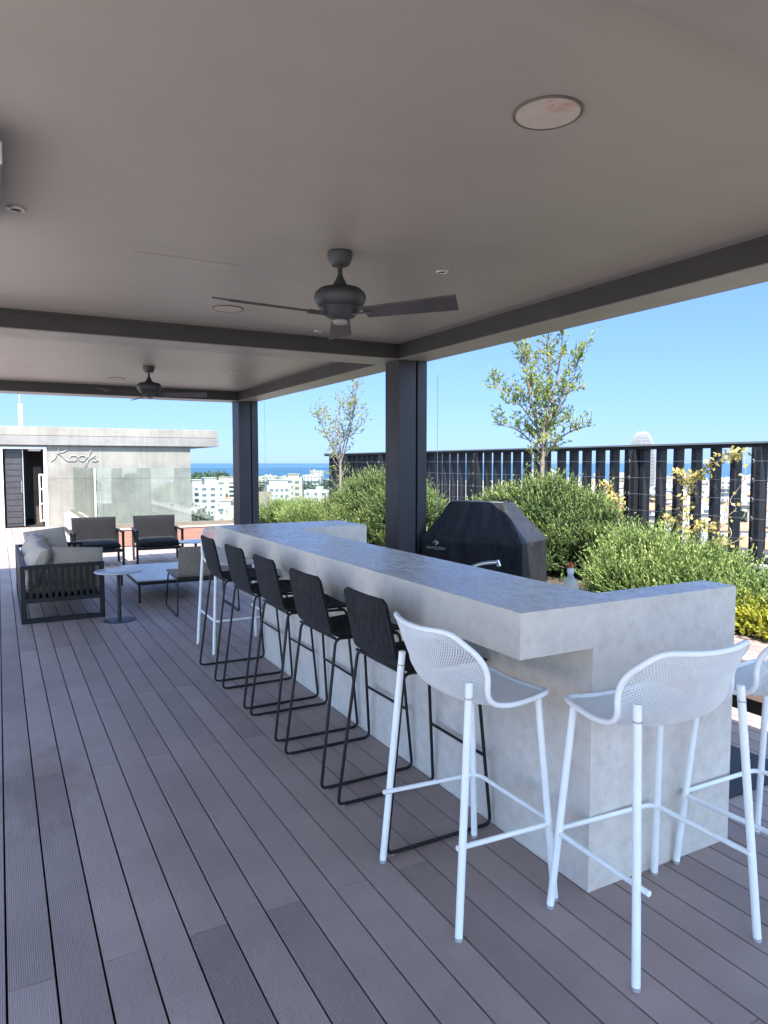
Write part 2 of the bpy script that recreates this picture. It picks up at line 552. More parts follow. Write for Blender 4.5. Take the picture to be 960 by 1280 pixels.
# ---------------------------------------------------------------- pergola
XI, XO, ZB, ZC = 3.07, 3.36, 2.49, 2.622
XL = -1.00
pg = thing('pergola', 'charcoal flat roofed pergola with beige ceiling over the bar terrace', 'pergola', (1.0, 3.2, 0))
BE = [(-1.72, -1.36), (.66, 1.05), (5.385, 5.77), (10.04, 10.40)]     # cross beams (y0, y1)
for (a, b_), (c, d) in zip(BE[:-1], BE[1:]):
    MB().box(XL + .20, XI, b_, c, ZC, ZC + .02).build('ceiling_panel', M['ceil'], pg)
MB().box(XL - .02, XO - .002, -1.76, 10.42, ZC + .045, ZC + .11).build('roof_deck', M['frame'], pg)
def beam_x(y0, y1):
    mb = MB()
    mb.box(XL + .2, XI, y0, y1, ZB + .006, ZC + .04)
    mb.box(XL + .2, XI, y0 - .008, y0 - .0005, ZB + .006, ZB + .098)      # lower fascia strip, proud
    b = mb.build('cross_beam', M['beam'], pg)
    MB().box(XL + .2, XI - .002, y0 - .006, y1 - .004, ZB, ZB + .0055).build('soffit_plate', M['soffit'], b, off=None) if False else None
    s = MB().box(XL + .2, XI - .002, y0 - .006, y1 - .004, ZB, ZB + .0055)
    o = s.build('soffit_plate', M['soffit'], None, off=pg['_world']); o.parent = b
for y0, y1 in BE: beam_x(y0, y1)
def beam_y(x0, x1, inner):
    mb = MB().box(x0, x1, -1.715, 10.395, ZB + .006, ZC + .04)
    if inner > 0: mb.box(x0 - .008, x0 - .0005, -1.35, 10.38, ZB + .006, ZB + .098)
    else: mb.box(x1 + .0005, x1 + .008, -1.35, 10.38, ZB + .006, ZB + .098)
    b = mb.build('side_beam', M['beam'], pg)
    o = MB().box(x0 + .003 - (.009 if inner > 0 else 0), x1 - .003, -1.714, 10.394, ZB, ZB + .0055).build('soffit_plate', M['soffit'], None, off=pg['_world']); o.parent = b
beam_y(XI, XO, 1); beam_y(XL, XL + .2, -1)
def pillar(x0, x1, y0, y1):
    mb = MB()
    mb.box(x0, x0 + (x1 - x0) * .60, y0, y1, 0, ZB - .001)
    mb.box(x0 + (x1 - x0) * .60, x0 + (x1 - x0) * .665, y0 + .035, y1 - .02, 0, ZB - .001)   # blind guide groove
    mb.box(x0 + (x1 - x0) * .665, x1, y0 + .004, y1, 0, ZB - .001)
    p = mb.build('pillar', M['frame'], pg, bevel=.004)
for y0, y1 in BE[:1] + BE[2:]:
    pillar(XI, XO, y0, y0 + .245 if y0 < 9 else y0 + .32)
for y0, y1 in BE: pillar(XL, XL + .2, y0, y1 - .02)
# slim expansion joints on the beams
for yy in (2.9,):
    pass

def blind_cable(x, y, label):
    c = thing('guide_cable', label, 'cable', (x, y, 0))
    MB().tube([(x, y, .06), (x, y, ZB)], .0022, 6).build('wire', M['galv'], c)
    MB().lathe([(.0, 0), (.02, 0), (.02, .008), (.006, .014), (.006, .05), (0, .05)], (x, y, .001), 12).build('floor_anchor', M['galv'], c)
    tg = MB(); tg.box(x - .012, x + .012, y - .006, y + .006, .95, 1.02).build('tensioner', M['paint_white'], c, bevel=.003)
blind_cable(3.44, 5.34, 'thin vertical guide cable beside the pillar behind the barbecue cover')
blind_cable(3.42, 9.92, 'thin vertical guide cable beside the far corner pillar')

# ---------------------------------------------------------------- ceiling fittings
def speaker(x, y, label, r=.1, group='round ceiling covers', stain=True):
    s = thing('ceiling_cover', label, 'ceiling cover', (x, y, ZC), 0, group)
    MB().lathe([(r - .007, -.001), (r - .006, -.005), (r - .001, -.006), (r + .002, -.003), (r + .002, -.0005)], (x, y, ZC), 40).build('rim', M['brown_rim'], s, True)
    MB().lathe([(0, -.004), (r - .007, -.004), (r - .007, -.0005), (0, -.0005)][::-1], (x, y, ZC), 40).build('disc', M['rust_disc'] if stain else M['ceil_disc'], s)
def mat_rust():
    m, nt, b = newmat('stained cover disc')
    v = coords(nt)
    c = ramp(nt, noise(nt, v, 10, 5), [(.3, (.36, .325, .29)), (.7, (.44, .40, .36))])
    s = ramp(nt, noise(nt, v, 7, 4), [(.55, g3(0)), (.68, g3(.75))])
    c = mixc(nt, c, (.34, .17, .12), s)
    nt.links.new(c, b.inputs['Base Color']); b.inputs['Roughness'].default_value = .6
    return m
M['rust_disc'] = mat_rust()
MB().box(.62, 1.16, 3.66, 4.22, ZC - .0016, ZC - .0004).build('access_panel', M['ceil'], pg)
M['ceil_disc'] = simple('plain cover disc', (.33, .30, .27), .5, 0, .05, 10)
speaker(1.447, 1.662, 'round ceiling cover with rusty stains above the white stools')
speaker(1.375, 4.70, 'round plain ceiling cover just behind the near fan', stain=False)
speaker(1.295, 9.16, 'round plain ceiling cover near the far cross beam', stain=False)
def downlight(x, y, label):
    s = thing('downlight', label, 'downlight', (x, y, ZC), 0, 'small recessed downlights')
    MB().lathe([(.02, -.001), (.022, -.006), (.034, -.007), (.038, -.0005)], (x, y, ZC), 20).build('bezel', M['galv'], s, True)
    MB().lathe([(0, -.003), (.02, -.003), (.02, -.0005), (0, -.0005)][::-1], (x, y, ZC), 20).build('lens', M['void'], s)
downlight(2.126, 3.26, 'small downlight in the ceiling to the bar side of the near fan')
downlight(.098, 3.29, 'small downlight beside the grey heater on the ceiling')
downlight(2.22, 5.16, 'small downlight tight against the middle cross beam')
downlight(2.35, 7.9, 'small downlight in the far ceiling bay beside the side beam')
downlight(2.3, 9.55, 'small downlight by the far corner pillar')

def fan(loc, rot, label):
    x, y = loc
    f = thing('ceiling_fan', label, 'ceiling fan', (x, y, ZC), rot, 'dark ceiling fans', world=False)
    MB().lathe([(0, 0), (.056, 0), (.062, -.006), (.060, -.030), (.050, -.056), (.040, -.066), (0, -.066)][::-1], seg=28).build('canopy', M['fan'], f, True)
    MB().lathe([(0, -.06), (.012, -.06), (.012, -.105), (.018, -.125), (.038, -.160), (.040, -.168), (0, -.168)][::-1], seg=24).build('downrod', M['fan'], f, True)
    h = MB().lathe([(0, -.165), (.05, -.165), (.10, -.178), (.121, -.196), (.128, -.218), (.122, -.240), (.112, -.256), (.104, -.262), (.106, -.268), (.090, -.288), (.066, -.312), (.04, -.322), (0, -.322)][::-1], seg=40)
    ho = h.build('motor_housing', M['fan'], f, True)
    o = MB().lathe([(.0, -.323), (.03, -.323), (.036, -.330), (.036, -.342), (0, -.344)][::-1], seg=20).build('light_cap', M['frost'], None, True); o.parent = ho
    for k in range(3):
        a = R(-55 + 120 * k)
        ca, sa = math.cos(a), math.sin(a)
        ti = R(-15)
        mb = MB()
        n = 10
        vs = []
        for i in range(n + 1):
            q = i / n
            r0 = .135 + q * .49
            w0 = .048 + .020 * q
            skew = .018 * (q == 1)
            for sgn in (-1, 1):
                rr = r0 - (.035 if (i == n and sgn > 0) else 0)
                lat = sgn * w0
                zz = -.300 + lat * math.sin(ti)
                lx = rr * ca - lat * math.cos(ti) * sa
                ly = rr * sa + lat * math.cos(ti) * ca
                vs += [(lx, ly, zz - .004), (lx, ly, zz + .004)]
        fs = []
        for i in range(n):
            b = i * 4; c = b + 4
            fs += [(b, b + 2, c + 2, c), (b + 1, c + 1, c + 3, b + 3), (b, c, c + 1, b + 1), (b + 2, b + 3, c + 3, c + 2)]
        fs += [(0, 1, 3, 2), (n * 4, n * 4 + 2, n * 4 + 3, n * 4 + 1)]
        mb.add(vs, fs)
        bl = mb.build('blade', M['fanblade'], f)
        o = MB().obox((.115 * ca, .115 * sa, -.302), (.06 * ca, .06 * sa, 0), (-.016 * sa, .016 * ca, .004), (0, 0, .004)).build('blade_bracket', M['fan'], None, bevel=.002); o.parent = bl
    return f
f1 = fan((1.494, 3.2), 0, 'dark ceiling fan hanging above the bar stools in the near bay')
dup(f1, (1.437, 7.87, ZC), R(28), 'dark ceiling fan hanging in the far bay above the lounge', 'dark ceiling fans')

# heater slung under the ceiling at the left edge
ht = thing('patio_heater', 'slim grey heater hanging under the ceiling at the picture edge', 'heater', (-.08, 2.95, 2.5))
MB().box(-.20, .038, 2.50, 3.42, 2.495, 2.565).build('body', M['soffit'], ht, bevel=.008)
for yy in (2.68, 3.24):
    MB().box(-.12, -.07, yy - .02, yy + .02, 2.566, ZC).build('bracket', M['galv'], ht)
MB().box(.0, .042, 2.47, 2.4995, 2.50, 2.56).build('end_highlight', M['paint_white'], ht, bevel=.004)  # white block stands in for a bright highlight on the heater end

# ---------------------------------------------------------------- bar
HB, HU = 1.09, .927
bar = thing('bar_counter', 'long grey cement bar counter with thick overhanging top and sealed sheen', 'bar counter', (1.9, 3.8, 0))
def union(boxes, name):
    obs = []
    for bx in boxes:
        obs.append(MB().box(*bx).build(name, M['cement'], None))
    base = obs[0]
    for o in obs[1:]:
        md = base.modifiers.new('u', 'BOOLEAN'); md.operation = 'UNION'; md.solver = 'EXACT'; md.object = o
    bpy.context.view_layer.update()
    me = bpy.data.meshes.new_from_object(base.evaluated_get(bpy.context.evaluated_depsgraph_get()))
    for o in obs: bpy.data.objects.remove(o)
    bm = bmesh.new(); bm.from_mesh(me); bmesh.ops.remove_doubles(bm, verts=bm.verts, dist=1e-5)
    bmesh.ops.dissolve_limit(bm, angle_limit=.01, verts=bm.verts, edges=bm.edges); bm.to_mesh(me); bm.free()
    return me
bm_ = union([(1.545, 2.05, 1.872, 5.74, HU, HB), (1.90, 2.685, 1.872, 2.03, 0, HB), (1.95, 2.66, 5.20, 5.74, HU, HB),
             (1.882, 2.049, 1.872, 5.55, 0, HB - .02), (1.95, 2.58, 5.26, 5.55, 0, HB - .02)], 'body')
off = Vector(bar['_world'])
for v in bm_.vertices: v.co -= off
bm_.materials.clear(); bm_.materials.append(M['cement']); bm_.materials.append(M['cement_top'])
bm_.update()
for p in bm_.polygons: p.material_index = 1 if (p.normal.z > .9 and p.center.z > HB - .01) else 0
body = bpy.data.objects.new('body', bm_); COL.objects.link(body); body.parent = bar
bv = body.modifiers.new('bevel', 'BEVEL'); bv.width = .005; bv.segments = 3; bv.limit_method = 'ANGLE'
wt = MB().box(2.0495, 2.60, 2.0305, 5.255, .84, .88).build('worktop', M['cement_top'], bar, bevel=.003)
MB().box(2.0495, 2.57, 2.0305, 5.255, 0, .8395).build('cabinet', M['frame'], bar)
fa = MB()
fa.tube(catmull([(2.22, 3.30, .881), (2.22, 3.30, .93), (2.27, 3.28, .985), (2.37, 3.235, 1.03), (2.47, 3.19, 1.042)], 6), .010, 12)
fa.lathe([(.026, 0), (.026, .008), (.016, .014), (.016, .05), (0, .05)], (2.22, 3.30, .8805), 18)
fa.tube([(2.462, 3.194, 1.05), (2.472, 3.189, 1.018)], .013, 12)
fa.build('tap', M['steel'], bar, True)
fb = MB().tube([(2.20, 3.46, .881), (2.20, 3.46, 1.0)], .012, 10).tube([(2.20, 3.46, 1.0), (2.27, 3.38, 1.022)], .007, 8)
fb.build('tap_lever', M['steel'], bar, True)
bt = thing('soap_bottle', 'clear plastic bottle with a red cap standing behind the bar corner', 'bottle', (2.36, 2.50, .88))
MB().lathe([(0, 0), (.034, 0), (.038, .008), (.038, .135), (.030, .165), (.014, .185), (.013, .200), (0, .200)], (2.36, 2.50, .8805), 22).build('body', M['clear'], bt, True)
MB().lathe([(0, .2005), (.016, .2005), (.016, .222), (.010, .226), (0, .226)], (2.36, 2.50, .8805), 18).build('collar', M['paint_white'], bt, True)
MB().lathe([(0, .2265), (.010, .2265), (.010, .246), (.004, .252), (0, .252)], (2.36, 2.50, .8805), 16).build('cap', M['redcap'], bt, True)
mt = MB().box(2.66, 3.585, 2.10, 4.05, .001, .014).build('rubber_mat', M['rubber'], bevel=.004)
tag(mt, 'dark speckled rubber mat lying on the deck behind the bar', 'mat')

# ---------------------------------------------------------------- covered barbecue
gl = thing('covered_barbecue', 'large barbecue under a fitted black vinyl cover behind the bar', 'barbecue', (3.65, 5.0, 0))
GR = R(26)
GC = (3.685, 4.465)
def gpt(u, v, z):           # u: depth away from the bar, v: along the barbecue
    return (GC[0] + u * math.cos(GR) - v * math.sin(GR), GC[1] + u * math.sin(GR) + v * math.cos(GR), z)
def cover_mesh():
    D, Ln, zl, zt = .51, .95, .95, 1.265
    def outline(u0, u1, v0, v1):
        per = []
        for k in range(14): per.append((u0 + (u1 - u0) * k / 14, v0, 0, -1))
        for k in range(40): per.append((u1, v0 + (v1 - v0) * k / 40, 1, 0))
        for k in range(14): per.append((u1 - (u1 - u0) * k / 14, v1, 0, 1))
        for k in range(40): per.append((u0, v1 - (v1 - v0) * k / 40, -1, 0))
        return per
    def ring(z, u0, u1, v0, v1, amp, ph):
        pts = []
        for i, (u, v, nu, nv) in enumerate(outline(u0, u1, v0, v1)):
            f = amp * (math.sin(i * .41 + ph) + .7 * math.sin(i * .93 + 2.2 * ph) + .6 * math.sin(i * .17 + ph))
            pts.append(gpt(u + nu * f, v + nv * f, z + .5 * f))
        return pts
    rings = [ring(.05, -.012, D + .012, -.012, Ln + .012, .010, .3), ring(.40, -.004, D + .004, -.004, Ln + .004, .009, .5),
             ring(.75, 0, D, 0, Ln, .006, .8), ring(zl - .045, .002, D - .002, .002, Ln - .002, .003, 1.0),
             ring(zl - .006, -.005, D + .004, -.005, Ln + .005, .0015, 1.0), ring(zl + .012, .004, D - .004, .006, Ln - .006, .0015, 1.1),
             ring(zl + .10, .062, D - .045, .085, Ln - .06, .0035, 1.2), ring(zl + .19, .12, D - .085, .165, Ln - .115, .004, 1.3),
             ring(zt - .016, .185, D - .125, .240, Ln - .165, .002, 1.4), ring(zt, .20, D - .14, .26, Ln - .18, .001, 1.4)]
    mb = MB(); n = len(rings[0])
    fs = []
    for i in range(len(rings) - 1):
        for k in range(n):
            l = (k + 1) % n
            fs.append((i * n + k, i * n + l, (i + 1) * n + l, (i + 1) * n + k))
    fs.append(tuple((len(rings) - 1) * n + k for k in range(n)))
    mb.add([p for r in rings for p in r], fs)
    return mb
cv = cover_mesh().build('cover', M['cover'], gl, True)
# handle loop, painted sunlit ridge line and casters
MB().tube(fillet([gpt(.30, .268, 1.263), gpt(.30, .25, 1.288), gpt(.30, .32, 1.292), gpt(.30, .34, 1.263)], .02, 4), .007, 8).build('handle_loop', M['black'], gl, True)
MB().tube([gpt(.20, .265, 1.2655), gpt(.20, .785, 1.2655)], .005, 6).build('sunlit_ridge_line', M['soffit'], gl, True)  # pale tube paints in the sunlit top edge of the cover
for v_ in (.1, .87):
    for u_ in (.08, .42):
        MB().tube([gpt(u_ - .015, v_, .032), gpt(u_ + .015, v_, .032)], .031, 14).build('caster', M['black'], gl, True)
# printed maker's mark
def text(s, size, loc, rot, mat, name, parent=None, extr=.0006, align='CENTER'):
    cu = bpy.data.curves.new(name, 'FONT'); cu.body = s; cu.size = size; cu.extrude = extr; cu.align_x = align; cu.align_y = 'CENTER'
    cu.materials.append(mat)
    o = bpy.data.objects.new(name, cu); COL.objects.link(o)
    bpy.context.view_layer.update()
    me = bpy.data.meshes.new_from_object(o)
    bpy.data.objects.remove(o); me.materials.clear(); me.materials.append(mat)
    o = bpy.data.objects.new(name, me); COL.objects.link(o)
    o.location = loc; o.rotation_euler = rot
    if parent is not None:
        w = parent.get('_world', (0, 0, 0)); o.location = tuple(a - b for a, b in zip(loc, w)); o.parent = parent
    return o
M['print'] = simple('grey print', (.33, .34, .35), .6, 0, .05, 20)
text('NAPOLEON', .036, gpt(-.012, .80, .862), (R(90), 0, R(-90) + GR), M['print'], 'printed_word', gl)
em = MB()
em.tube([gpt(-.011, 0.80 + .027 * math.cos(R(a)), .895 + .027 * math.sin(R(a))) for a in range(20, 161, 14)], .0045, 6)
em.tube(catmull([gpt(-.011, .80, .893), gpt(-.011, .788, .908), gpt(-.011, .804, .935)], 5), [.009] * 5 + [.007] * 3 + [.002] * 3, 6)
em.build('printed_emblem', M['print'], gl, True)
# ================================================================ FURNITURE
# ---- black sled-base bar stools (local: +x towards the bar)
def sling(profile, w0, w1, thick, cr=.03):
    """bent sheet: profile of (x, z) from top of back to front of seat, width w0 at the back top and w1 at the seat front"""
    P = catmull([(x, 0, z) for x, z in profile], 6)
    n = len(P); NU = 12
    mb = MB(); vs = []
    L = [0]
    for a, b in zip(P[:-1], P[1:]): L.append(L[-1] + (b - a).length)
    for i, p in enumerate(P):
        t = (P[min(i + 1, n - 1)] - P[max(i - 1, 0)]).normalized()
        nn = Vector((-t.z, 0, t.x))                       # normal
        q = L[i] / L[-1]
        w = w0 + (w1 - w0) * q
        e = min(L[i], L[-1] - L[i])
        if e < cr: w -= 2 * (cr - math.sqrt(max(0, cr * cr - (cr - e) ** 2)))
        for s in (1, -1):
            for k in range(NU + 1):
                y = (k / NU - .5) * w
                sag = -.008 * (1 - (2 * k / NU - 1) ** 2)
                vs.append(p + nn * (s * thick / 2 + sag) + Vector((0, y, 0)))
    fs = []; row = 2 * (NU + 1)
    for i in range(n - 1):
        for k in range(NU):
            a = i * row + k
            fs.append((a, a + 1, a + row + 1, a + row))
            b = i * row + NU + 1 + k
            fs.append((b, b + row, b + row + 1, b + 1))
        a = i * row; b = a + NU + 1
        fs.append((a, a + row, b + row, b)); 
        a = i * row + NU; b = i * row + row - 1
        fs.append((a, b, b + row, a + row))
    for i in (0, n - 1):
        for k in range(NU):
            a = i * row + k; b = i * row + NU + 1 + k
            fs.append((a, b, b + 1, a + 1) if i == 0 else (a, a + 1, b + 1, b))
    mb.add(vs, fs)
    return mb

def black_stool(label, loc, rz):
    t = thing('bar_stool', label, 'bar stool', loc, rz, 'black bar stools along the bar', world=False)
    sl = sling([(-.245, 1.045), (-.222, .93), (-.197, .82), (-.175, .765), (-.115, .742), (.0, .742), (.14, .748), (.235, .742), (.262, .728)], .392, .43, .014)
    sl.build('sling_seat', M['stoolfab'], t, True)
    for s in (1, -1):
        loop = [(-.262, s * .236, .008), (.262, s * .236, .008), (.205, s * .200, .722), (-.168, s * .212, .738)]
        MB().tube(fillet(loop, .035, 6, True), .0078, 10, True).build('side_frame', M['black'], t, True)
    MB().tube([(.237, -.222, .316), (.237, .222, .316)], .0075, 10).build('footrest', M['black'], t, True)
    MB().tube([(-.172, -.214, .740), (-.172, .214, .740)], .0078, 10).build('rear_crossbar', M['black'], t, True)
    MB().tube([(.19, -.2, .722), (.19, .2, .722)], .0078, 10).build('front_crossbar', M['black'], t, True)
    for s in (1, -1):
        MB().lathe([(0, 0), (.012, 0), (.012, .006), (0, .006)], (-.235, s * .236, 0), 10).build('glide', M['soffit'], t)
    return t
BL = ['black bar stool with its back beside the nearest white mesh stool',
      'black bar stool second from the white mesh stool by the near bar corner',
      'black bar stool in the middle of the row of five',
      'black bar stool second from the far end of the row',
      'black bar stool at the far end of the bar, last of the row']
ys = [2.684, 3.350, 4.010, 4.630, 5.290]
b0 = black_stool(BL[0], (1.603, ys[0], 0), R(0))
for i in range(1, 5):
    dup(b0, (1.603 + (.0, -.008, .004, .006, .004)[i], ys[i], 0), R((0, 1.2, -.8, .6, -1.0)[i]), BL[i])

M['cap'] = simple('grey plastic glide', (.34, .34, .34), .6)
# ---- white mesh stools (local: +y is forward)
def white_shell():
    # centreline (y, z) by v, half width and wrap by v
    cl = catmull([(0, .215, .752), (0, .12, .742), (0, .0, .736), (0, -.10, .748), (0, -.165, .795), (0, -.205, .87), (0, -.236, .945), (0, -.258, 1.022)], 12)
    n = len(cl)
    def hw(v):
        ks = [(0, .205), (.1, .218), (.3, .236), (.45, .246), (.58, .252), (.7, .250), (.82, .238), (.93, .214), (1, .185)]
        for (a, x), (b, y) in zip(ks[:-1], ks[1:]):
            if v <= b:
                q = (v - a) / (b - a); q = q * q * (3 - 2 * q)
                return x + (y - x) * q
        return ks[-1][1]
    def pt(u, v):
        f = v * (n - 1); i = min(int(f), n - 2); q = f - i
        c = cl[i] * (1 - q) + cl[i + 1] * q
        t = (cl[i + 1] - cl[i]).normalized()
        wrap = .018 + .085 * math.exp(-((v - .72) / .26) ** 2)
        # forward/up direction: rotate tangent
        fwd = Vector((0, abs(t.z), abs(t.y))).normalized()
        return c + Vector((u * hw(v), 0, 0)) + fwd * (wrap * abs(u) ** 2.4)
    return pt
def cell_mesh(pt):
    vs = []; fs = []
    NU, NV = 54, 90
    cache = {}
    def P(a, b):
        k = (a, b)
        if k not in cache:
            cache[k] = pt(a / NU, b / NV)
        return cache[k]
    for j in range(0, NV):
        for i in range(-NU, NU + 1):
            if (i + j) % 2: continue
            # diamond centred on (i, j+.5*?) using lattice corners
            if abs(i) + 1 > NU or j + 1 > NV or j - 1 < 0: continue
            cs = [P(i - 1, j), P(i, j - 1), P(i + 1, j), P(i, j + 1)]
            c = (cs[0] + cs[1] + cs[2] + cs[3]) / 4
            o = len(vs)
            vs += [tuple(q) for q in cs]
            vs += [tuple(c + (q - c) * .73) for q in cs]
            for k in range(4):
                l = (k + 1) % 4
                fs.append((o + k, o + l, o + 4 + l, o + 4 + k))
    return vs, fs
def white_stool(label, loc, rz, group):
    t = thing('mesh_bar_stool', label, 'bar stool', loc, rz, group, world=False)
    pt = white_shell()
    vs, fs = cell_mesh(pt)
    sh = np_mesh('mesh_shell', vs, fs, M['white'], t)
    so = sh.modifiers.new('thickness', 'SOLIDIFY'); so.thickness = .0022; so.offset = 0
    # plain margin between mesh and rim
    rim = [pt(-1, v / 60) for v in range(0, 61)] + [pt(u / 10, 1) for u in range(-9, 10)] + [pt(1, 1 - v / 60) for v in range(0, 61)] + [pt(-u / 10, 0) for u in range(-9, 10)]
    rim = [Vector(p) for p in rim]
    # soften the corners
    for _ in range(10):
        rim = [(rim[i - 1] + rim[i] * 2 + rim[(i + 1) % len(rim)]) / 4 for i in range(len(rim))]
    MB().tube(rim, .0105, 10, True).build('rim', M['white'], t, True)
    for s in (1, -1):
        la = MB().tube([(s * .251, .212, .002), (s * .206, .158, .752)], [.0135, .0125], 14).build('leg', M['white'], t, True)
        lb = MB().tube([(s * .268, -.225, .002), (s * .226, -.160, .862)], [.0135, .0135], 14).build('leg', M['white'], t, True)
        MB().tube([(s * .2511, .2121, 0), (s * .2503, .2112, .012)], .0142, 14).build('foot_cap', M['cap'], la, True)
        MB().tube([(s * .2681, -.2251, 0), (s * .2674, -.2241, .012)], .0142, 14).build('foot_cap', M['cap'], lb, True)
    def leg_at(s, z, front):
        q = z / (.752 if front else .862)
        return (s * (.251 - .045 * q), .212 - .054 * q, z) if front else (s * (.268 - .042 * q), -.225 + .065 * q, z)
    a, b, c, d = leg_at(-1, .30, False), leg_at(-1, .285, True), leg_at(1, .285, True), leg_at(1, .30, False)
    out = .016
    path = [(a[0] + out, a[1] - .035, a[2] + .004), (b[0] + .004 - out * .3, b[1] + .022, b[2]), (c[0] - .004 + out * .3, c[1] + .022, c[2]), (d[0] - out, d[1] - .01, d[2] + .002)]
    MB().tube(fillet(path, .05, 6), .0095, 10).build('footrest', M['white'], t, True)
    for s in (1, -1):
        q = .806 / .862
        x, y, z = s * (.268 - .042 * q), -.225 + .065 * q, .806
        MB().lathe([(.0145, 0), (.0145, .006)], (x, y, z), 14).build('leg_band', M['galv'], t)
    return t
w0 = white_stool('white mesh bar stool with its back to the deck, beside the black stools', (1.532, 2.150, 0), R(-90), 'white mesh bar stools')
dup(w0, (1.935, 1.645, 0), R(-3.8), 'white mesh bar stool facing the end panel of the bar, shown whole')
dup(w0, (2.585, 1.635, 0), R(-1), 'white mesh bar stool at the bar end, cut off by the picture edge')
dup(w0, (1.775, 5.995, 0), R(181), 'white mesh bar stool at the far bar end with legs beside the last black stool')
dup(w0, (2.44, 6.02, 0), R(178), 'white mesh bar stool at the far bar end with only its back rim showing')

# ---- lounge furniture
def cushion(w, d, h, n=14, puff=2.6, sag=0.0):
    """superellipsoid pillow centred on the origin, w along x, d along y, h thick along z"""
    mb = MB(); vs = []; fs = []
    def prof(a): return max(0., 1 - abs(a) ** puff) ** .5
    for s in (1, -1):
        for i in range(n + 1):
            for k in range(n + 1):
                a = 2 * i / n - 1; b = 2 * k / n - 1
                a = math.sin(a * PI / 2); b = math.sin(b * PI / 2)
                th = (prof(a) * prof(b)) ** .62
                cr = 1 - .05 * (abs(a * b) ** 1.5) + .0
                pin = 1 - .06 * (1 - abs(b) ** 2) * (abs(a) > .98) - .06 * (1 - abs(a) ** 2) * (abs(b) > .98)
                wr = .012 * math.sin(7 * a + 3 * b) * th * (w > .3)
                vs.append((a * w / 2 * pin, b * d / 2 * pin, s * (h / 2 * th) + wr * .35 - sag * (1 - a * a) * 0))
    N = (n + 1) ** 2
    for s in (0, 1):
        for i in range(n):
            for k in range(n):
                q = s * N + i * (n + 1) + k
                f = (q, q + n + 1, q + n + 2, q + 1)
                fs.append(f if s == 0 else f[::-1])
    mb.add(vs, fs)
    return mb
def place(mb, mat4):
    mb.v = [tuple(mat4 @ Vector(p)) for p in mb.v]; return mb
def TRS(loc, rot):
    from mathutils import Euler
    return Matrix.Translation(loc) @ Euler([R(a) for a in rot]).to_matrix().to_4x4()
def soft(mb, name, mat, parent, world=None):
    o = mb.build(name, mat, parent, True, off=world)
    weld2(o); return o
def weld2(o):
    bm = bmesh.new(); bm.from_mesh(o.data); bmesh.ops.remove_doubles(bm, verts=bm.verts, dist=1e-4); bm.to_mesh(o.data); bm.free()
    o.data.polygons.foreach_set('use_smooth', [True] * len(o.data.polygons))
    s = o.modifiers.new('smooth', 'SUBSURF'); s.levels = 1; s.render_levels = 1

sf = thing('lounge_sofa', 'black slatted two seat lounge sofa with grey cushions', 'sofa', (.54, 8.9, 0))
def sofa_end(y, nm):
    mb = MB(); x0, x1 = .155, .935
    mb.box(x0, x0 + .045, y - .03, y + .03, 0, .58).box(x1 - .045, x1, y - .03, y + .03, 0, .58)
    mb.box(x0 + .046, x1 - .046, y - .03, y + .03, .545, .58).box(x0 + .046, x1 - .046, y - .03, y + .03, .205, .25)
    mb.box(x0 + .046, x1 - .046, y - .03, y + .03, .0, .045)
    for i in range(11):
        xx = x0 + .075 + i * .0585
        mb.box(xx, xx + .033, y - .014, y + .014, .2505, .5445)
    mb.build('slatted_arm', M['black'], sf, bevel=.002)
sofa_end(7.84, 'near'); sofa_end(9.95, 'far')
mb = MB().box(.155, .195, 7.871, 9.919, .545, .58).box(.155, .195, 7.871, 9.919, .205, .245)
for i in range(22):
    yy = 7.93 + i * .0915
    mb.box(.162, .186, yy, yy + .035, .2455, .5445)
mb.build('slatted_back', M['black'], sf, bevel=.002)
MB().box(.196, .93, 7.871, 9.919, .215, .245).box(.155, .195, 7.871, 9.919, 0, .04).build('base_frame', M['black'], sf)
for i in range(2):
    soft(place(cushion(.74, 1.0, .17), TRS((.57, 8.38 + i * 1.02, .325), (0, 0, 0))), 'seat_cushion', M['ltcush'], sf)
for i in range(2):
    soft(place(cushion(.42, 1.0, .22), TRS((.32, 8.37 + i * 1.02, .545), (0, -66, 0))), 'back_cushion', M['ltcush2'], sf)
def pillow(name, label, loc, rot, w, d, h, mat):
    o = soft(place(cushion(w, d, h, puff=2.2), TRS((0, 0, 0), rot)), name, mat, None)
    o.location = loc
    tag(o, label, 'pillow', 'loose pillows on the sofa')
pillow('throw_pillow', 'grey pillow leaning inside the near slatted arm of the sofa', (.70, 7.99, .53), (72, 4, 2), .50, .40, .17, M['ltcush'])
pillow('throw_pillow', 'large grey pillow propped against the far end of the sofa', (.50, 9.66, .585), (66, -5, 8), .48, .42, .17, M['ltcush2'])

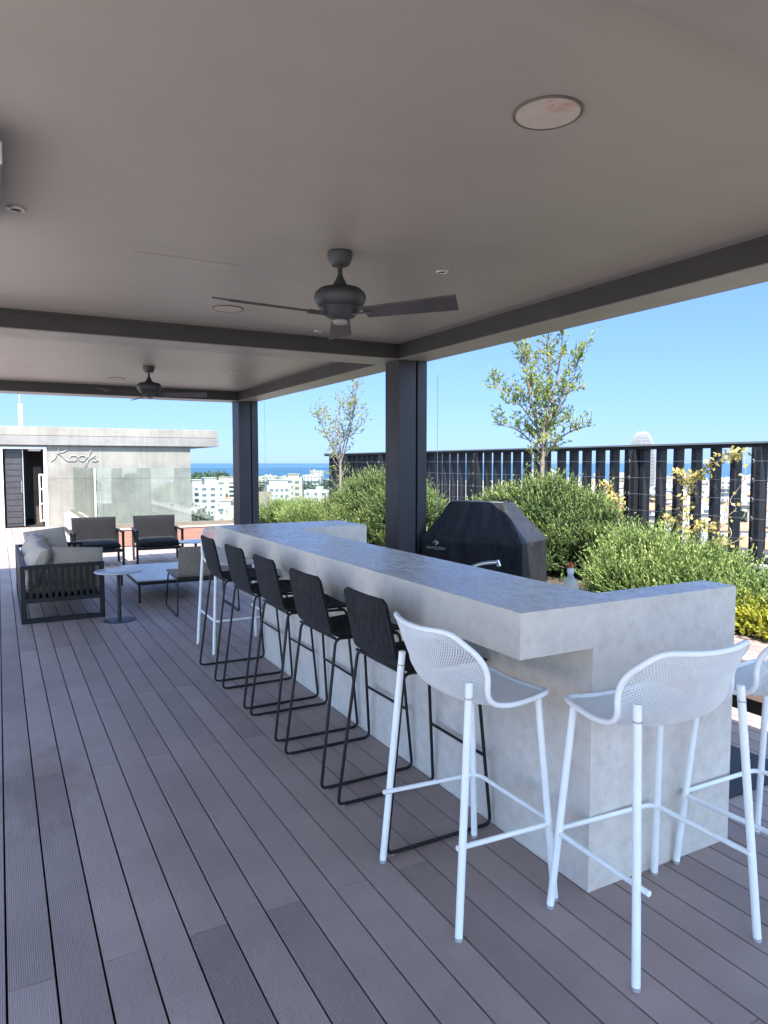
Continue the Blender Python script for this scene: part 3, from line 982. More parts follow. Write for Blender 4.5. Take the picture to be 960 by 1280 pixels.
def armchair(label, loc, rz):
    t = thing('armchair', label, 'armchair', loc, rz, 'dark cushioned armchairs', world=False)
    w = .74                                               # local: faces -y
    for s in (1, -1):
        x = s * (w / 2 - .02)
        MB().obox((x, -.30, .255), (.017, 0, 0), (0, .022, 0), (0, -.0, .255)).build('leg', M['black'], t, bevel=.003)
        MB().obox((x, .26, .255), (.017, 0, 0), (0, .022, .0), (0, .05, .255)).build('leg', M['black'], t, bevel=.003)
        MB().box(x - .022, x + .022, -.33, .36, .5105, .533).build('armrest', M['black'], t, bevel=.004)
    mb = MB().box(-w / 2 + .038, w / 2 - .038, -.325, -.295, .215, .26).box(-w / 2 + .038, w / 2 - .038, .235, .265, .20, .245)
    mb.box(-w / 2 + .038, -w / 2 + .06, -.294, .234, .215, .25).box(w / 2 - .06, w / 2 - .038, -.294, .234, .215, .25)
    mb.build('seat_frame', M['black'], t, bevel=.002)
    soft(place(cushion(.64, .62, .13, puff=5), TRS((0, -.01, .315), (2, 0, 0))), 'seat_cushion', M['dkcush'], t)
    soft(place(cushion(.68, .46, .12, puff=6), TRS((0, .30, .50), (78, 0, 0))), 'back_cushion', M['dkcush'], t)
    mb = MB().obox((0, .375, .52), (.33, 0, 0), (0, .010, -.002), (0, .045, .20))
    mb.build('back_frame', M['black'], t, bevel=.004)
    return t
a1 = armchair('charcoal armchair behind the sofa, its seat half hidden by the round table', (1.335, 11.96, 0), R(0))
dup(a1, (2.265, 11.98, 0), R(-3), 'charcoal armchair beyond the low coffee table, in full view')

def round_table(label, loc):
    t = thing('side_table', label, 'side table', loc, 0, 'round pedestal side tables', world=False)
    MB().lathe([(0, .497), (.225, .497), (.233, .501), (.233, .509), (.229, .512), (0, .512)], seg=48).build('table_top', M['table_top'], t, True)
    MB().tube([(0, 0, .012), (0, 0, .4965)], .019, 18).build('column', M['frame'], t, True)
    MB().lathe([(0, 0), (.158, 0), (.158, .006), (.12, .013), (.02, .016), (0, .016)], seg=40).build('base_plate', M['frame'], t, True)
    return t
r1 = round_table('round side table on a thin pedestal in front of the sofa arm', (1.04, 7.565, 0))
dup(r1, (2.40, 9.95, 0), 0, 'round side table mostly hidden behind the far end of the bar')

ct = thing('coffee_table', 'low square coffee table with pale blue grey top and thin legs', 'coffee table', (1.78, 9.05, 0), 0)
MB().box(1.35, 2.28, 8.36, 9.74, .245, .262).build('table_top', M['table_top'], ct, bevel=.003)
MB().box(1.356, 2.274, 8.366, 9.734, .205, .2445).build('apron', M['black'], ct, bevel=.002)
for xx in (1.375, 2.255):
    for yy in (8.385, 9.715):
        MB().box(xx - .012, xx + .012, yy - .012, yy + .012, 0, .2045).build('leg', M['black'], ct)

lc = thing('lounge_chair', 'low taupe sling chair on black sled legs with its back turned', 'lounge chair', (1.93, 7.75, 0), R(88), None, world=False)
sling([(-.37, .735), (-.35, .62), (-.325, .50), (-.295, .425), (-.22, .39), (.0, .383), (.22, .395), (.34, .405), (.37, .395)], .62, .64, .016).build('sling_seat', M['taupe'], lc, True)
for s in (1, -1):
    loop = [(-.33, s * .325, .008), (.36, s * .325, .008), (.31, s * .305, .378), (-.29, s * .315, .398)]
    MB().tube(fillet(loop, .035, 6, True), .0085, 10, True).build('side_frame', M['black'], lc, True)
MB().tube([(-.295, -.31, .402), (-.295, .31, .402)], .0085, 10).build('rear_crossbar', M['black'], lc, True)
# ================================================================ PARAPET, GLASS, BUILDING
pp = thing('clad_parapet', 'low red brown clad parapet with pale capping under the glass', 'parapet', (2.6, 14.3, 0))
mb = MB()
for i in range(3):
    mb.box(1.44, 4.24, 14.20, 14.225, .01 + i * .106, .113 + i * .106)
mb.build('cladding', M['cladding'], pp, bevel=.003)
MB().box(1.44, 4.24, 14.2255, 14.60, 0, .325).box(1.44, 1.80, 14.6005, 19.70, 0, .325).build('core_wall', M['paint_white'], pp)
mb = MB()
mb.box(1.43, 4.24, 14.185, 14.27, .3265, .35)
for i in range(3):
    mb.box(1.43 + i * .125, 1.43 + i * .125 + .118, 14.2705, 19.70, .3265, .352)
mb.build('capping', M['capping'] if 'capping' in M else M['paint_white'], pp, bevel=.003)
gb = thing('glass_balustrade', 'frameless green tinted glass balustrade around the roof edge', 'balustrade', (2.6, 14.4, .33))
MB().box(1.60, 7.0, 14.36, 14.42, .3275, .425).box(1.60, 1.66, 14.4205, 19.68, .353, .43).build('base_channel', M['bronze'] if 'bronze' in M else M['galv'], gb, bevel=.003)
xs = [1.60, 3.02, 4.50, 5.98, 7.0]
for a, b in zip(xs[:-1], xs[1:]):
    MB().box(a + .006, b - .006, 14.384, 14.396, .4255, 1.50).build('glass_panel', M['glass'], gb)
ys_ = [14.42, 16.15, 17.9, 19.66]
for a, b in zip(ys_[:-1], ys_[1:]):
    MB().box(1.624, 1.636, a + .006, b - .006, .4305, 1.50).build('glass_panel', M['glass'], gb)
for z in (.75, 1.2):
    MB().box(2.985, 3.055, 14.375, 14.405, z, z + .05).build('glass_clip', M['steel'], gb, bevel=.003)

FY = 19.74
bd = thing('rooftop_building', 'board marked concrete rooftop building with flat roof and doorway', 'building', (0, 22, 0))
cw = MB()
cw.box(1.075, 4.66, FY, FY + .25, -1.2, 2.045)           # right of the door
cw.box(-6.0, .085, FY, FY + .25, -.05, 2.045)
cw.box(.086, 1.074, FY, FY + .25, 2.005, 2.045)
cw.box(4.41, 4.66, FY + .2505, 26, -1.2, 2.045).box(-6.0, -5.75, FY + .2505, 26, -.05, 2.045).box(-5.749, 4.409, 25.75, 26, -.05, 2.045)
cw.build('wall', M['concrete'], bd)
MB().box(-6.2, 5.42, FY - .10, 26.4, 2.046, 2.275).build('roof_slab', M['concrete_lt'], bd, bevel=.006)
MB().box(-6.2, 5.41, FY - .085, 26.4, 2.283, 2.50).build('roof_upstand', M['concrete'], bd, bevel=.006)
MB().box(-6.1, 5.35, FY - .05, 26.3, 2.2755, 2.2825).build('shadow_groove', M['void'], bd)
# formwork joints as shallow dark strips
mb = MB().box(2.388, 2.402, FY - .004, FY - .0005, -1.2, 2.04).box(1.08, 2.387, FY - .004, FY - .0005, 1.20, 1.211).box(2.403, 4.655, FY - .004, FY - .0005, 1.195, 1.206)
mb.build('formwork_joint', M['joint'], bd)
df = MB().box(.0, .105, FY - .03, FY + .26, 0, 2.0).box(1.015, 1.085, FY - .03, FY + .26, 0, 2.0).box(.1055, 1.0145, FY - .03, FY + .26, 1.945, 2.0)
df.build('door_frame', M['paint_white'], bd, bevel=.004)
# what stands inside the open doorway
MB().box(-.6, 3.0, FY + 3.0, FY + 3.2, 0, 2.04).box(-.6, -.4, FY + .26, FY + 2.995, 0, 2.04).box(2.0, 2.2, FY + .26, FY + 2.995, 0, 2.04).build('inner_wall', M['inner_wall'], bd)
MB().box(-.399, 1.999, FY + .26, FY + 2.995, -.05, .0).build('inner_floor', M['deck_under'], bd)
dl = MB().box(.16, .20, FY - .01, FY + .03, 0.02, 1.94)
dl = MB()
dl.box(.150, .525, FY + .12, FY + .16, .02, 1.93)
for i in range(12):
    dl.box(.165, .510, FY + .104, FY + .1195, .10 + i * .148, .225 + i * .148)
d_ = dl.build('slatted_door', M['slat_door'], bd, bevel=.003)
hd = MB().box(.535, .555, FY + .10, FY + .16, .02, 1.93)
hd.tube([(.505, FY + .10, .85), (.505, FY + .05, .87), (.505, FY + .05, 1.13), (.505, FY + .10, 1.15)], .008, 8)
h_ = hd.build('pull_handle', M['galv'], None, off=bd['_world']); h_.parent = d_
MB().box(.80, 1.0, FY + .9, FY + .94, .0, 1.50).build('timber_panel', M['brown_door'], bd)
mb = MB().box(.90, .93, FY + .30, FY + .33, .1, 1.32).box(.985, 1.01, FY + .30, FY + .33, .1, 1.32)
for z in (.12, .55, .92, 1.29): mb.box(.9305, .9845, FY + .30, FY + .33, z, z + .03)
mb.build('window_bar', M['paint_white'], bd)
MB().box(.68, .96, FY + .20, FY + .27, 1.90, 1.944).build('lintel_lamp', M['paint_white'], bd)
mb = MB().box(1.35, 2.2, FY + .30, FY + .33, .2, 1.9)

# script sign bent from glass tube
sg = thing('script_sign', 'unlit white script sign reading Roofs fixed on the concrete wall', 'sign', (1.75, FY - .03, 1.82))
def stroke(pts): return catmull([(1.12 + x * 1.18, FY - .018, 1.64 + y * .42) for x, y in pts], 7)
letters = {
 'letter_capital': [[(.06, .72), (.12, .93), (.22, .98), (.19, .6), (.13, .2), (.05, .02)],
        [(.10, .80), (.22, .98), (.36, .94), (.38, .74), (.28, .56), (.18, .52), (.26, .34), (.34, .10), (.43, .02), (.48, .12)]],
 'letter_small': [[(.50, .36), (.44, .32), (.42, .14), (.48, .02), (.55, .10), (.56, .30), (.50, .36), (.60, .28)],
        [(.68, .36), (.62, .32), (.60, .14), (.65, .02), (.72, .10), (.73, .30), (.68, .36), (.77, .26)]],
 'letter_tall': [[(.75, .16), (.84, .56), (.90, .92), (.86, .96), (.82, .60), (.78, .02), (.75, -.26), (.72, -.20), (.80, .10), (.88, .26)]],
 'letter_end': [[(.86, .20), (.93, .40), (.92, .24), (.97, .10), (.93, .0), (.87, .06), (1.0, .06)]]}
for nm, ss in letters.items():
    mb = MB()
    for s_ in ss: mb.tube(stroke(s_), .0085, 8)
    mb.build('script_letter', M['neon'], sg, True)
ms = thing('roof_mast', 'grey steel mast with a thin rod on the concrete roof', 'mast', (.55, 20.6, 2.5))
MB().box(.495, .605, 20.55, 20.65, 2.5, 3.11).build('post', M['galv'], ms, bevel=.006)
MB().tube([(.545, 20.6, 3.1), (.545, 20.6, 4.4)], .02, 10).build('rod', M['galv'], ms)

# ================================================================ FENCE
fe = thing('slatted_fence', 'dark vertical slat fence with trellis wires along the planted edge', 'fence', (7.0, 6, .55))
mb = MB(); y = -3.45
posts = [4.66 + 1.655 * k for k in range(-5, 8)]
while y < 15.7:
    if min(abs(y - p) for p in posts) > .085:
        mb.box(6.99, 7.11, y - .031, y + .031, .60, 1.765)
    y += .2475
mb.build('slat_panel', M['fence'], fe, bevel=.002)
for p in posts:
    if p < 15.9:
        MB().box(6.935, 7.06, p - .055, p + .055, .55, 1.7645).box(6.90, 6.9345, p - .004, p + .004, .55, 1.75).build('post', M['fence'], fe, bevel=.003)
MB().box(6.96, 7.14, -3.6, 15.85, 1.7655, 1.825).build('top_rail', M['fence'], fe, bevel=.004)
MB().box(6.93, 6.9595, -3.6, 15.85, 1.805, 1.822).build('rail_lip', M['fence_lt'], fe)
MB().box(6.98, 7.12, -3.6, 15.85, .565, .5995).build('bottom_rail', M['fence'], fe)
mb = MB()
for z in (.80, 1.02, 1.22, 1.42, 1.62):
    mb.tube([(6.905, -3.5, z), (6.905, 15.7, z)], .0016, 5)
mb.build('trellis_wire', M['galv'], fe)
mb = MB()
for p in posts:
    for z in (.80, 1.02, 1.22, 1.42, 1.62):
        if 3 < p < 15.9:
            mb.tube([(6.902, p + .012, z + .022), (6.898, p - .008, z + .008), (6.898, p - .004, z - .012), (6.902, p + .012, z - .02)], .004, 5)
mb.build('wire_eye', M['galv'], fe)

# ================================================================ PLANTS
def sprig_batch(pos, dirs, lens, needles, nl, nw, spread=.72, bend=.22):
    """needle-leaved sprigs: returns V, F, tip attribute"""
    n = len(pos); k = needles
    t = np.tile(np.linspace(.12, 1, k), (n, 1)) + RNG.normal(0, .02, (n, k))
    d = dirs / np.linalg.norm(dirs, axis=1, keepdims=True)
    droop = RNG.normal(0, bend, (n, 3)); droop[:, 2] = np.abs(droop[:, 2]) * .8
    base = pos[:, None, :] + d[:, None, :] * (t * lens[:, None])[..., None] + droop[:, None, :] * ((t ** 2) * lens[:, None])[..., None]
    ax = d[:, None, :] + droop[:, None, :] * 2 * t[..., None]
    ax /= np.linalg.norm(ax, axis=2, keepdims=True)
    ref = RNG.normal(0, 1, (n, k, 3))
    rad = ref - ax * (ref * ax).sum(2, keepdims=True); rad /= np.linalg.norm(rad, axis=2, keepdims=True)
    up = ax * (.75 - .0 * t[..., None]) + rad * spread * (1.1 - .6 * t[..., None])
    up /= np.linalg.norm(up, axis=2, keepdims=True)
    sd = np.cross(up, rad + RNG.normal(0, .3, (n, k, 3))); sd /= np.linalg.norm(sd, axis=2, keepdims=True) + 1e-9
    L = nl * (1.05 - .35 * t)[..., None] * RNG.uniform(.75, 1.25, (n, k, 1))
    W = nw * RNG.uniform(.8, 1.2, (n, k, 1))
    v0 = base - sd * W * .5; v1 = base + sd * W * .5
    v2 = base + up * L + sd * W * .28; v3 = base + up * L - sd * W * .28
    V = np.stack([v0, v1, v2, v3], 2).reshape(-1, 3)
    F = np.arange(len(V)).reshape(-1, 4)
    tip = np.repeat(np.clip((t - .55) / .45, 0, 1).ravel(), 4) * np.repeat(RNG.uniform(.2, 1.0, (n, 1)), k * 4, 1).ravel()
    return V, F, tip

def sticks(pos, end, r):
    """thin 3-sided stems from pos to end as quads"""
    n = len(pos)
    d = end - pos; d /= np.linalg.norm(d, axis=1, keepdims=True) + 1e-9
    a = np.cross(d, RNG.normal(0, 1, (n, 3))); a /= np.linalg.norm(a, axis=1, keepdims=True) + 1e-9
    b = np.cross(d, a)
    V = []; 
    for an in (0, 2.1, 4.2):
        o = a * math.cos(an) + b * math.sin(an)
        V += [pos + o * r, end + o * r * .5]
    V = np.stack(V, 1).reshape(-1, 3)
    base = (np.arange(n) * 6)[:, None]
    F = np.concatenate([base + np.array([[0, 2, 3, 1]]), base + np.array([[2, 4, 5, 3]]), base + np.array([[4, 0, 1, 5]])], 0)
    return V, F

def rosemary(label, lobes, n, group, L=(.17, .36), mat='rosemary', needles=30, nl=.028, nw=.0092, zmin=.37, updir=.95, name='rosemary_bush', nobj=None):
    """lobes: (cx, cy, cz, rx, ry, rz) ellipsoids"""
    root = thing(name, label, 'bush' if name == 'rosemary_bush' else 'ground plant', (lobes[0][0], lobes[0][1], zmin), 0, group)
    off = root['_world']
    vol = np.array([l[3] * l[4] + l[3] * l[5] + l[4] * l[5] for l in lobes]); vol /= vol.sum()
    tuft = 16
    big = name == 'rosemary_bush'
    Pi = []; Di = []; P = []; D = []
    for l, w in zip(lobes, vol):
        c0 = np.array(l[:3]); r3 = np.array(l[3:6])
        def shell(m, lo, hi):
            u = RNG.normal(0, 1, (m, 3)); u /= np.linalg.norm(u, axis=1, keepdims=True)
            u[:, 2] = np.where(u[:, 2] < -.3, -u[:, 2], u[:, 2])
            return u, c0 + u * r3 * RNG.uniform(lo, hi, (m, 1))
        # old inner growth
        u, p = shell(int(n * w * .55), .30, .80)
        Pi.append(p); Di.append(u + np.array([0, 0, .5]) + RNG.normal(0, .6, u.shape))
        # outer shoots in tufts, mostly reaching up
        u, c = shell(max(4, int(n * w * .55 / tuft)), .70, .92)
        md = u / r3 * min(l[3:6]); md /= np.linalg.norm(md, axis=1, keepdims=True)
        md = md * .8 + np.array([0, 0, updir]) + RNG.normal(0, .25, md.shape); md /= np.linalg.norm(md, axis=1, keepdims=True)
        P.append(np.repeat(c, tuft, 0) + RNG.normal(0, .045, (len(c) * tuft, 3)))
        D.append(np.repeat(md, tuft, 0) + RNG.normal(0, .26, (len(c) * tuft, 3)))
    P = np.concatenate(P); D = np.concatenate(D); Pi = np.concatenate(Pi); Di = np.concatenate(Di)
    ok = P[:, 2] > zmin; P, D = P[ok], D[ok]
    ok = Pi[:, 2] > zmin; Pi, Di = Pi[ok], Di[ok]
    V1, F1, t1 = sprig_batch(Pi, Di, RNG.uniform(*L, len(Pi)) * .8, 14, nl * 1.35, nw * 1.35, .8, .25)
    ln = RNG.uniform(*L, len(P))
    V2, F2, t2 = sprig_batch(P - D / np.linalg.norm(D, axis=1, keepdims=True) * ln[:, None] * .25, D, ln, needles, nl, nw, .62, .13)
    np_mesh('foliage', np.concatenate([V1, V2]), np.concatenate([F1, F2 + len(V1)]), M[mat], root, np.concatenate([t1 * .15, t2]), off=off)
    # woody stems from the root crown up into the bush
    idx = RNG.choice(len(P), min(260, len(P) // 3), False)
    cs = np.array([l[:3] for l in lobes])
    near = cs[np.argmin(((P[idx][:, None, :] - cs[None]) ** 2).sum(2), 1)]
    st = near.copy(); st[:, 2] = zmin - .02; st[:, :2] += RNG.normal(0, .12, (len(idx), 2))
    V2, F2 = sticks(st, P[idx], .006)
    np_mesh('stems', V2, F2, M['stem'], root, off=off)
    return root
G = 'rosemary bushes in the planting bed'
rosemary('tall dense rosemary bush behind the covered barbecue', [(5.75, 6.55, .72, .72, 1.02, .66), (5.6, 7.25, .58, .58, .60, .52), (5.75, 5.80, .56, .60, .60, .50), (5.35, 6.4, .45, .55, 1.0, .40)], 9500, G, (.14, .28), 'rosemary_dark')
rosemary('spreading rosemary bush with arching tips behind the bar end panel', [(5.50, 4.78, .48, .50, .46, .30), (5.38, 4.25, .42, .55, .60, .25), (5.40, 3.45, .37, .50, .60, .17), (5.45, 2.6, .34, .45, .7, .11), (4.90, 4.45, .40, .34, .5, .20), (4.98, 3.85, .40, .28, .5, .17), (5.25, 4.65, .58, .26, .28, .22), (5.3, 3.95, .50, .24, .26, .16)], 8000, G, (.15, .38))
rosemary('big rounded rosemary bush beyond the far end of the bar', [(5.55, 10.2, .74, .80, 1.10, .66), (5.45, 9.3, .66, .66, .65, .58), (5.55, 11.1, .62, .70, .62, .48), (5.05, 10.0, .45, .5, 1.0, .40)], 9500, G, (.16, .32), 'rosemary_dark')
rosemary('low pale rosemary beside the far pillar', [(5.4, 13.1, .42, .60, .70, .28), (5.2, 14.0, .40, .55, .6, .26), (5.0, 12.4, .40, .36, .5, .24)], 4200, G)
rosemary('bright low rosemary tuft between the bar end and the pillar', [(4.95, 8.0, .38, .28, .5, .22), (4.92, 7.4, .38, .24, .4, .20)], 1300, G, (.10, .20))
rosemary('low golden ground cover at the walkway edge', [(4.99, 2.95, .36, .24, .55, .19), (4.98, 3.5, .36, .22, .35, .17), (5.0, 2.2, .36, .24, .5, .18)], 3200, None, (.05, .11), 'ground_cover', 14, .022, .011, .31, .9, 'ground_cover_plant')

def leaves(points, dirs, ln, wd, jitter=.6):
    n = len(points)
    d = dirs + RNG.normal(0, jitter, (n, 3)); d /= np.linalg.norm(d, axis=1, keepdims=True)
    s = np.cross(d, RNG.normal(0, 1, (n, 3))); s /= np.linalg.norm(s, axis=1, keepdims=True)
    nr = np.cross(d, s)
    L = ln * RNG.uniform(.6, 1.3, (n, 1)); W = wd * RNG.uniform(.7, 1.25, (n, 1))
    p0 = points; p1 = points + d * L * .45 + s * W * .5 - nr * W * .12; p2 = points + d * L; p3 = points + d * L * .45 - s * W * .5 - nr * W * .12
    V = np.stack([p0, p1, p2, p3], 1).reshape(-1, 3)
    return V, np.arange(len(V)).reshape(-1, 4)

def young_tree(label, base, seed, leaders, sides, nleaf, llen=.05):
    """slim multi-leader tree: each leader/side is a list of world points with start radius"""
    rn = random.Random(seed)
    root = thing('young_tree', label, 'tree', base, 0, 'young trees in the planting bed')
    tr = MB(); tw = []
    allseg = []
    def limb(pts, r0, r1, depth):
        C = catmull(pts, 5)
        n = len(C)
        tr.tube(C, [r0 + (r1 - r0) * i / (n - 1) for i in range(n)], 7 if depth < 2 else 5)
        for i in range(n - 1):
            allseg.append((C[i], C[i + 1], depth, i / (n - 1)))
        return C
    def twigs(C, depth, dens, scale):
        n = len(C)
        tot = sum((b - a).length for a, b in zip(C[:-1], C[1:]))
        cnt = max(2, int(tot * dens))
        for _ in range(cnt):
            q = .18 + .82 * rn.random(); i = min(int(q * (n - 1)), n - 2)
            a = C[i]; t = (C[i + 1] - C[i]).normalized()
            side = Vector((rn.gauss(0, 1), rn.gauss(0, 1), rn.gauss(0, .5)))
            side = (side - t * side.dot(t)).normalized()
            d = (t * .55 + side * .75 + Vector((0, 0, .22))).normalized()
            L = scale * rn.uniform(.5, 1.2) * (1.15 - .55 * q)
            pts = [a, a + d * L * .4 + Vector((0, 0, .01)), a + d * L * .75 + Vector((rn.gauss(0, .03), rn.gauss(0, .03), .03)), a + d * L + Vector((rn.gauss(0, .05), rn.gauss(0, .05), .07))]
            K = limb(pts, .0045 if depth else .006, .0015, depth + 1)
            if depth < 1:
                twigs(K, depth + 1, 9, scale * .45)
    for pts, r0, r1 in leaders:
        twigs(limb(pts, r0, r1, 0), 0, 11, .34)
    for pts, r0, r1 in sides:
        twigs(limb(pts, r0, r1, 1), 0, 12, .26)
    tk = tr.build('trunk', M['bark'], root, True)
    # leaves in clumps along the twigs
    cand = [s for s in allseg if s[2] >= 1]
    P = []; D = []
    for _ in range(nleaf):
        a, b, dp, q = cand[rn.randrange(len(cand))]
        if rn.random() > .35 + .65 * q: continue
        f = rn.random(); p = a.lerp(b, f); t = (b - a).normalized()
        P.append(p); D.append(t * .6 + Vector((0, 0, .15)))
    P = np.array(P); D = np.array(D)
    V, F = leaves(P, D, llen, llen * .55, .75)
    mi = np.zeros(len(F), np.int32); mi[RNG.random(len(F)) < .012] = 1
    np_mesh('crown', V, F, [M['treeleaf'], M['redleaf']], root, np.repeat(RNG.random(len(F)) * .7, 4), mi, off=root['_world'])
bx, by = 5.9, 6.80
young_tree('bushy young tree with small bright leaves behind the barbecue', (bx, by, .36), 3,
    [([(bx, by, .36), (bx + .01, by - .01, 1.4), (bx + .02, by - .03, 2.0), (bx + .04, by - .06, 2.7), (bx + .03, by - .05, 3.5)], .036, .006),
     ([(bx + .02, by - .02, 1.75), (bx + .08, by - .10, 2.3), (bx + .12, by - .18, 2.9), (bx + .14, by - .24, 3.45)], .020, .004),
     ([(bx + .0, by, 1.8), (bx - .06, by + .10, 2.3), (bx - .10, by + .20, 2.8), (bx - .10, by + .26, 3.3)], .018, .004)],
    [([(bx, by, 1.72), (bx - .10, by + .26, 1.98), (bx - .16, by + .52, 2.08), (bx - .18, by + .72, 2.10)], .013, .003),
     ([(bx, by, 1.95), (bx - .12, by + .26, 2.32), (bx - .20, by + .50, 2.52), (bx - .22, by + .72, 2.62)], .012, .003),
     ([(bx + .02, by - .02, 1.66), (bx + .08, by - .26, 1.90), (bx + .10, by - .50, 2.00), (bx + .12, by - .78, 2.03)], .012, .003),
     ([(bx + .03, by - .05, 2.0), (bx + .10, by - .28, 2.35), (bx + .14, by - .42, 2.68), (bx + .16, by - .50, 3.0)], .012, .003),
     ([(bx, by, 1.9), (bx + .24, by + .05, 2.2), (bx + .42, by + .05, 2.5)], .011, .003),
     ([(bx, by, 2.0), (bx - .24, by - .1, 2.3), (bx - .38, by - .15, 2.65)], .011, .003),
     ([(bx + .04, by - .06, 2.35), (bx - .1, by + .2, 2.8), (bx - .14, by + .34, 3.2)], .009, .003)],
    8200, .044)
bx, by = 5.7, 12.25
young_tree('thin open young tree beyond the far end of the bar', (bx, by, .36), 9,
    [([(bx, by, .36), (bx, by - .02, 1.5), (bx + .02, by + .05, 2.2), (bx + .05, by + .12, 2.9)], .032, .005),
     ([(bx, by - .01, 1.55), (bx + .08, by - .22, 2.1), (bx + .12, by - .38, 2.6), (bx + .16, by - .42, 3.1)], .016, .004),
     ([(bx, by, 1.65), (bx + .02, by - .24, 2.1), (bx + .06, by - .48, 2.6), (bx + .05, by - .60, 3.1)], .015, .004)],
    [([(bx, by, 1.6), (bx - .05, by + .38, 2.0), (bx - .05, by + .76, 2.4), (bx - .02, by + 1.02, 2.62)], .012, .003),
     ([(bx, by, 1.75), (bx - .1, by + .35, 2.3), (bx - .12, by + .62, 2.75)], .011, .003),
     ([(bx + .05, by - .2, 2.05), (bx + .1, by - .5, 2.2), (bx + .12, by - .78, 2.42)], .009, .003)],
    1900, .052)

def creeper(label, stems, nleaf, seed, leafscale=.06):
    rn = random.Random(seed)
    root = thing('climbing_plant', label, 'climbing plant', (stems[0][0][0], stems[0][0][1], .36), 0, 'climbing plants on the trellis wires')
    mb = MB(); segs = []
    for pts in stems:
        C = catmull(pts, 6); mb.tube(C, [.006 - .004 * i / (len(C) - 1) for i in range(len(C))], 5); segs += list(zip(C[:-1], C[1:]))
    mb.build('vine_stem', M['vine'], root, True)
    P = []; D = []
    for _ in range(nleaf):
        a, b = segs[rn.randrange(len(segs))]
        P.append(a.lerp(b, rn.random()) + Vector((rn.gauss(0, .035), rn.gauss(0, .045), rn.gauss(0, .03)))); D.append(Vector((-.5, rn.gauss(0, .5), -.1)))
    V, F = leaves(np.array([tuple(p) for p in P]), np.array([tuple(d) for d in D]), leafscale, leafscale * .75, .7)
    np_mesh('vine_leaves', V, F, M['creeper'], root, np.repeat(RNG.random(len(F)), 4), off=root['_world'])
def yz(y, z, x=6.88): return (x, y, z)
creeper('yellow leaved climber spread on the fence wires at the right', [
    [yz(5.45, .40), yz(5.42, .85), yz(5.46, 1.15), yz(5.38, 1.40), yz(5.25, 1.5), yz(4.98, 1.66), yz(4.80, 1.70)],
    [yz(5.42, .75), yz(5.20, .92), yz(5.05, .88)], [yz(5.43, .8), yz(5.68, .95), yz(5.72, .90)], [yz(5.45, .55), yz(5.15, .62), yz(4.95, .80)],
    [yz(5.40, .5), yz(5.6, .6), yz(5.7, .75)], [yz(5.42, 1.35), yz(5.52, 1.45), yz(5.58, 1.5)]], 760, 4, .055)
creeper('bare curly vine stem twisting up the fence post', [
    [yz(4.96, .40, 6.86), yz(4.93, .7, 6.86), yz(4.86, .85, 6.86), yz(4.92, 1.0, 6.85), yz(4.82, 1.12, 6.87), yz(4.88, 1.2, 6.85), yz(4.78, 1.36, 6.87), yz(4.72, 1.48, 6.86), yz(4.74, 1.66, 6.86), yz(4.70, 1.70, 6.86)],
    [yz(4.9, .72, 6.86), yz(4.72, .82, 6.86), yz(4.66, .92, 6.86)]], 26, 5)
creeper('yellow green climber behind the tall rosemary bush', [
    [yz(6.42, .4, 6.75), yz(6.45, .8, 6.75), yz(6.5, 1.15, 6.75), yz(6.55, 1.38, 6.75)], [yz(6.44, .7, 6.7), yz(6.3, 1.0, 6.7), yz(6.32, 1.2, 6.7)], [yz(6.45, .6, 6.7), yz(6.62, .95, 6.7)]], 620, 6, .05)
# ================================================================ CITY, SEA
GZ = -30.0
def mat_cityground():
    m, nt, b = newmat('city ground')
    v = coords(nt, (1, 1, 1))
    vo = nt.nodes.new('ShaderNodeTexVoronoi'); vo.inputs['Scale'].default_value = .035; nt.links.new(v, vo.inputs['Vector'])
    c = ramp(nt, vo.outputs['Color'], [(.2, (.26, .22, .17)), (.45, (.20, .19, .18)), (.6, (.08, .11, .045)), (.85, (.33, .30, .26))])
    c = mixc(nt, c, ramp(nt, noise(nt, v, .12, 6), [(.3, g3(.6)), (.7, g3(1.15))]), 1.0, 'MULTIPLY')
    nt.links.new(c, b.inputs['Base Color']); b.inputs['Roughness'].default_value = .95
    return m
def disc(r0, r1, z, n=96, mat=None, name='x', a0=0, a1=360, rings=1):
    mb = MB(); vs = []; fs = []
    for i in range(rings + 1):
        r = r0 + (r1 - r0) * (i / rings) ** 2
        for k in range(n + 1):
            a = R(a0 + (a1 - a0) * k / n); vs.append((r * math.sin(a), r * math.cos(a), z))
    for i in range(rings):
        for k in range(n):
            a = i * (n + 1) + k; fs.append((a, a + 1, a + n + 2, a + n + 1))
    mb.add(vs, fs)
    return kind(mb.build(name, mat))
# land: everything nearer than a slightly wavy coastline
mb = MB(); vs = [(0, 0, GZ)]; fs = []
for k in range(144):
    a = 2 * PI * k / 144
    r = 1330 + 90 * math.sin(3 * a + 1) + 45 * math.sin(7 * a)
    deg = math.degrees(a)
    if 100 < deg < 330: r = 5200
    vs.append((r * math.sin(a), r * math.cos(a), GZ))
for k in range(144): fs.append((0, 1 + (k + 1) % 144, 1 + k))
kind(mb.add(vs, fs).build('city_ground', mat_cityground()))
def mat_sea():
    m, nt, b = newmat('sea water')
    v = coords(nt, (.001, .001, .001))
    c = ramp(nt, noise(nt, coords(nt, (.0004, .0012, 1)), 3, 5), [(.3, (.030, .072, .125)), (.7, (.040, .088, .15))])
    nt.links.new(c, b.inputs['Base Color']); b.inputs['Roughness'].default_value = .55; b.inputs['Specular IOR Level'].default_value = .12
    return m
disc(0, 60000, GZ - .6, 128, mat_sea(), 'sea', rings=12)

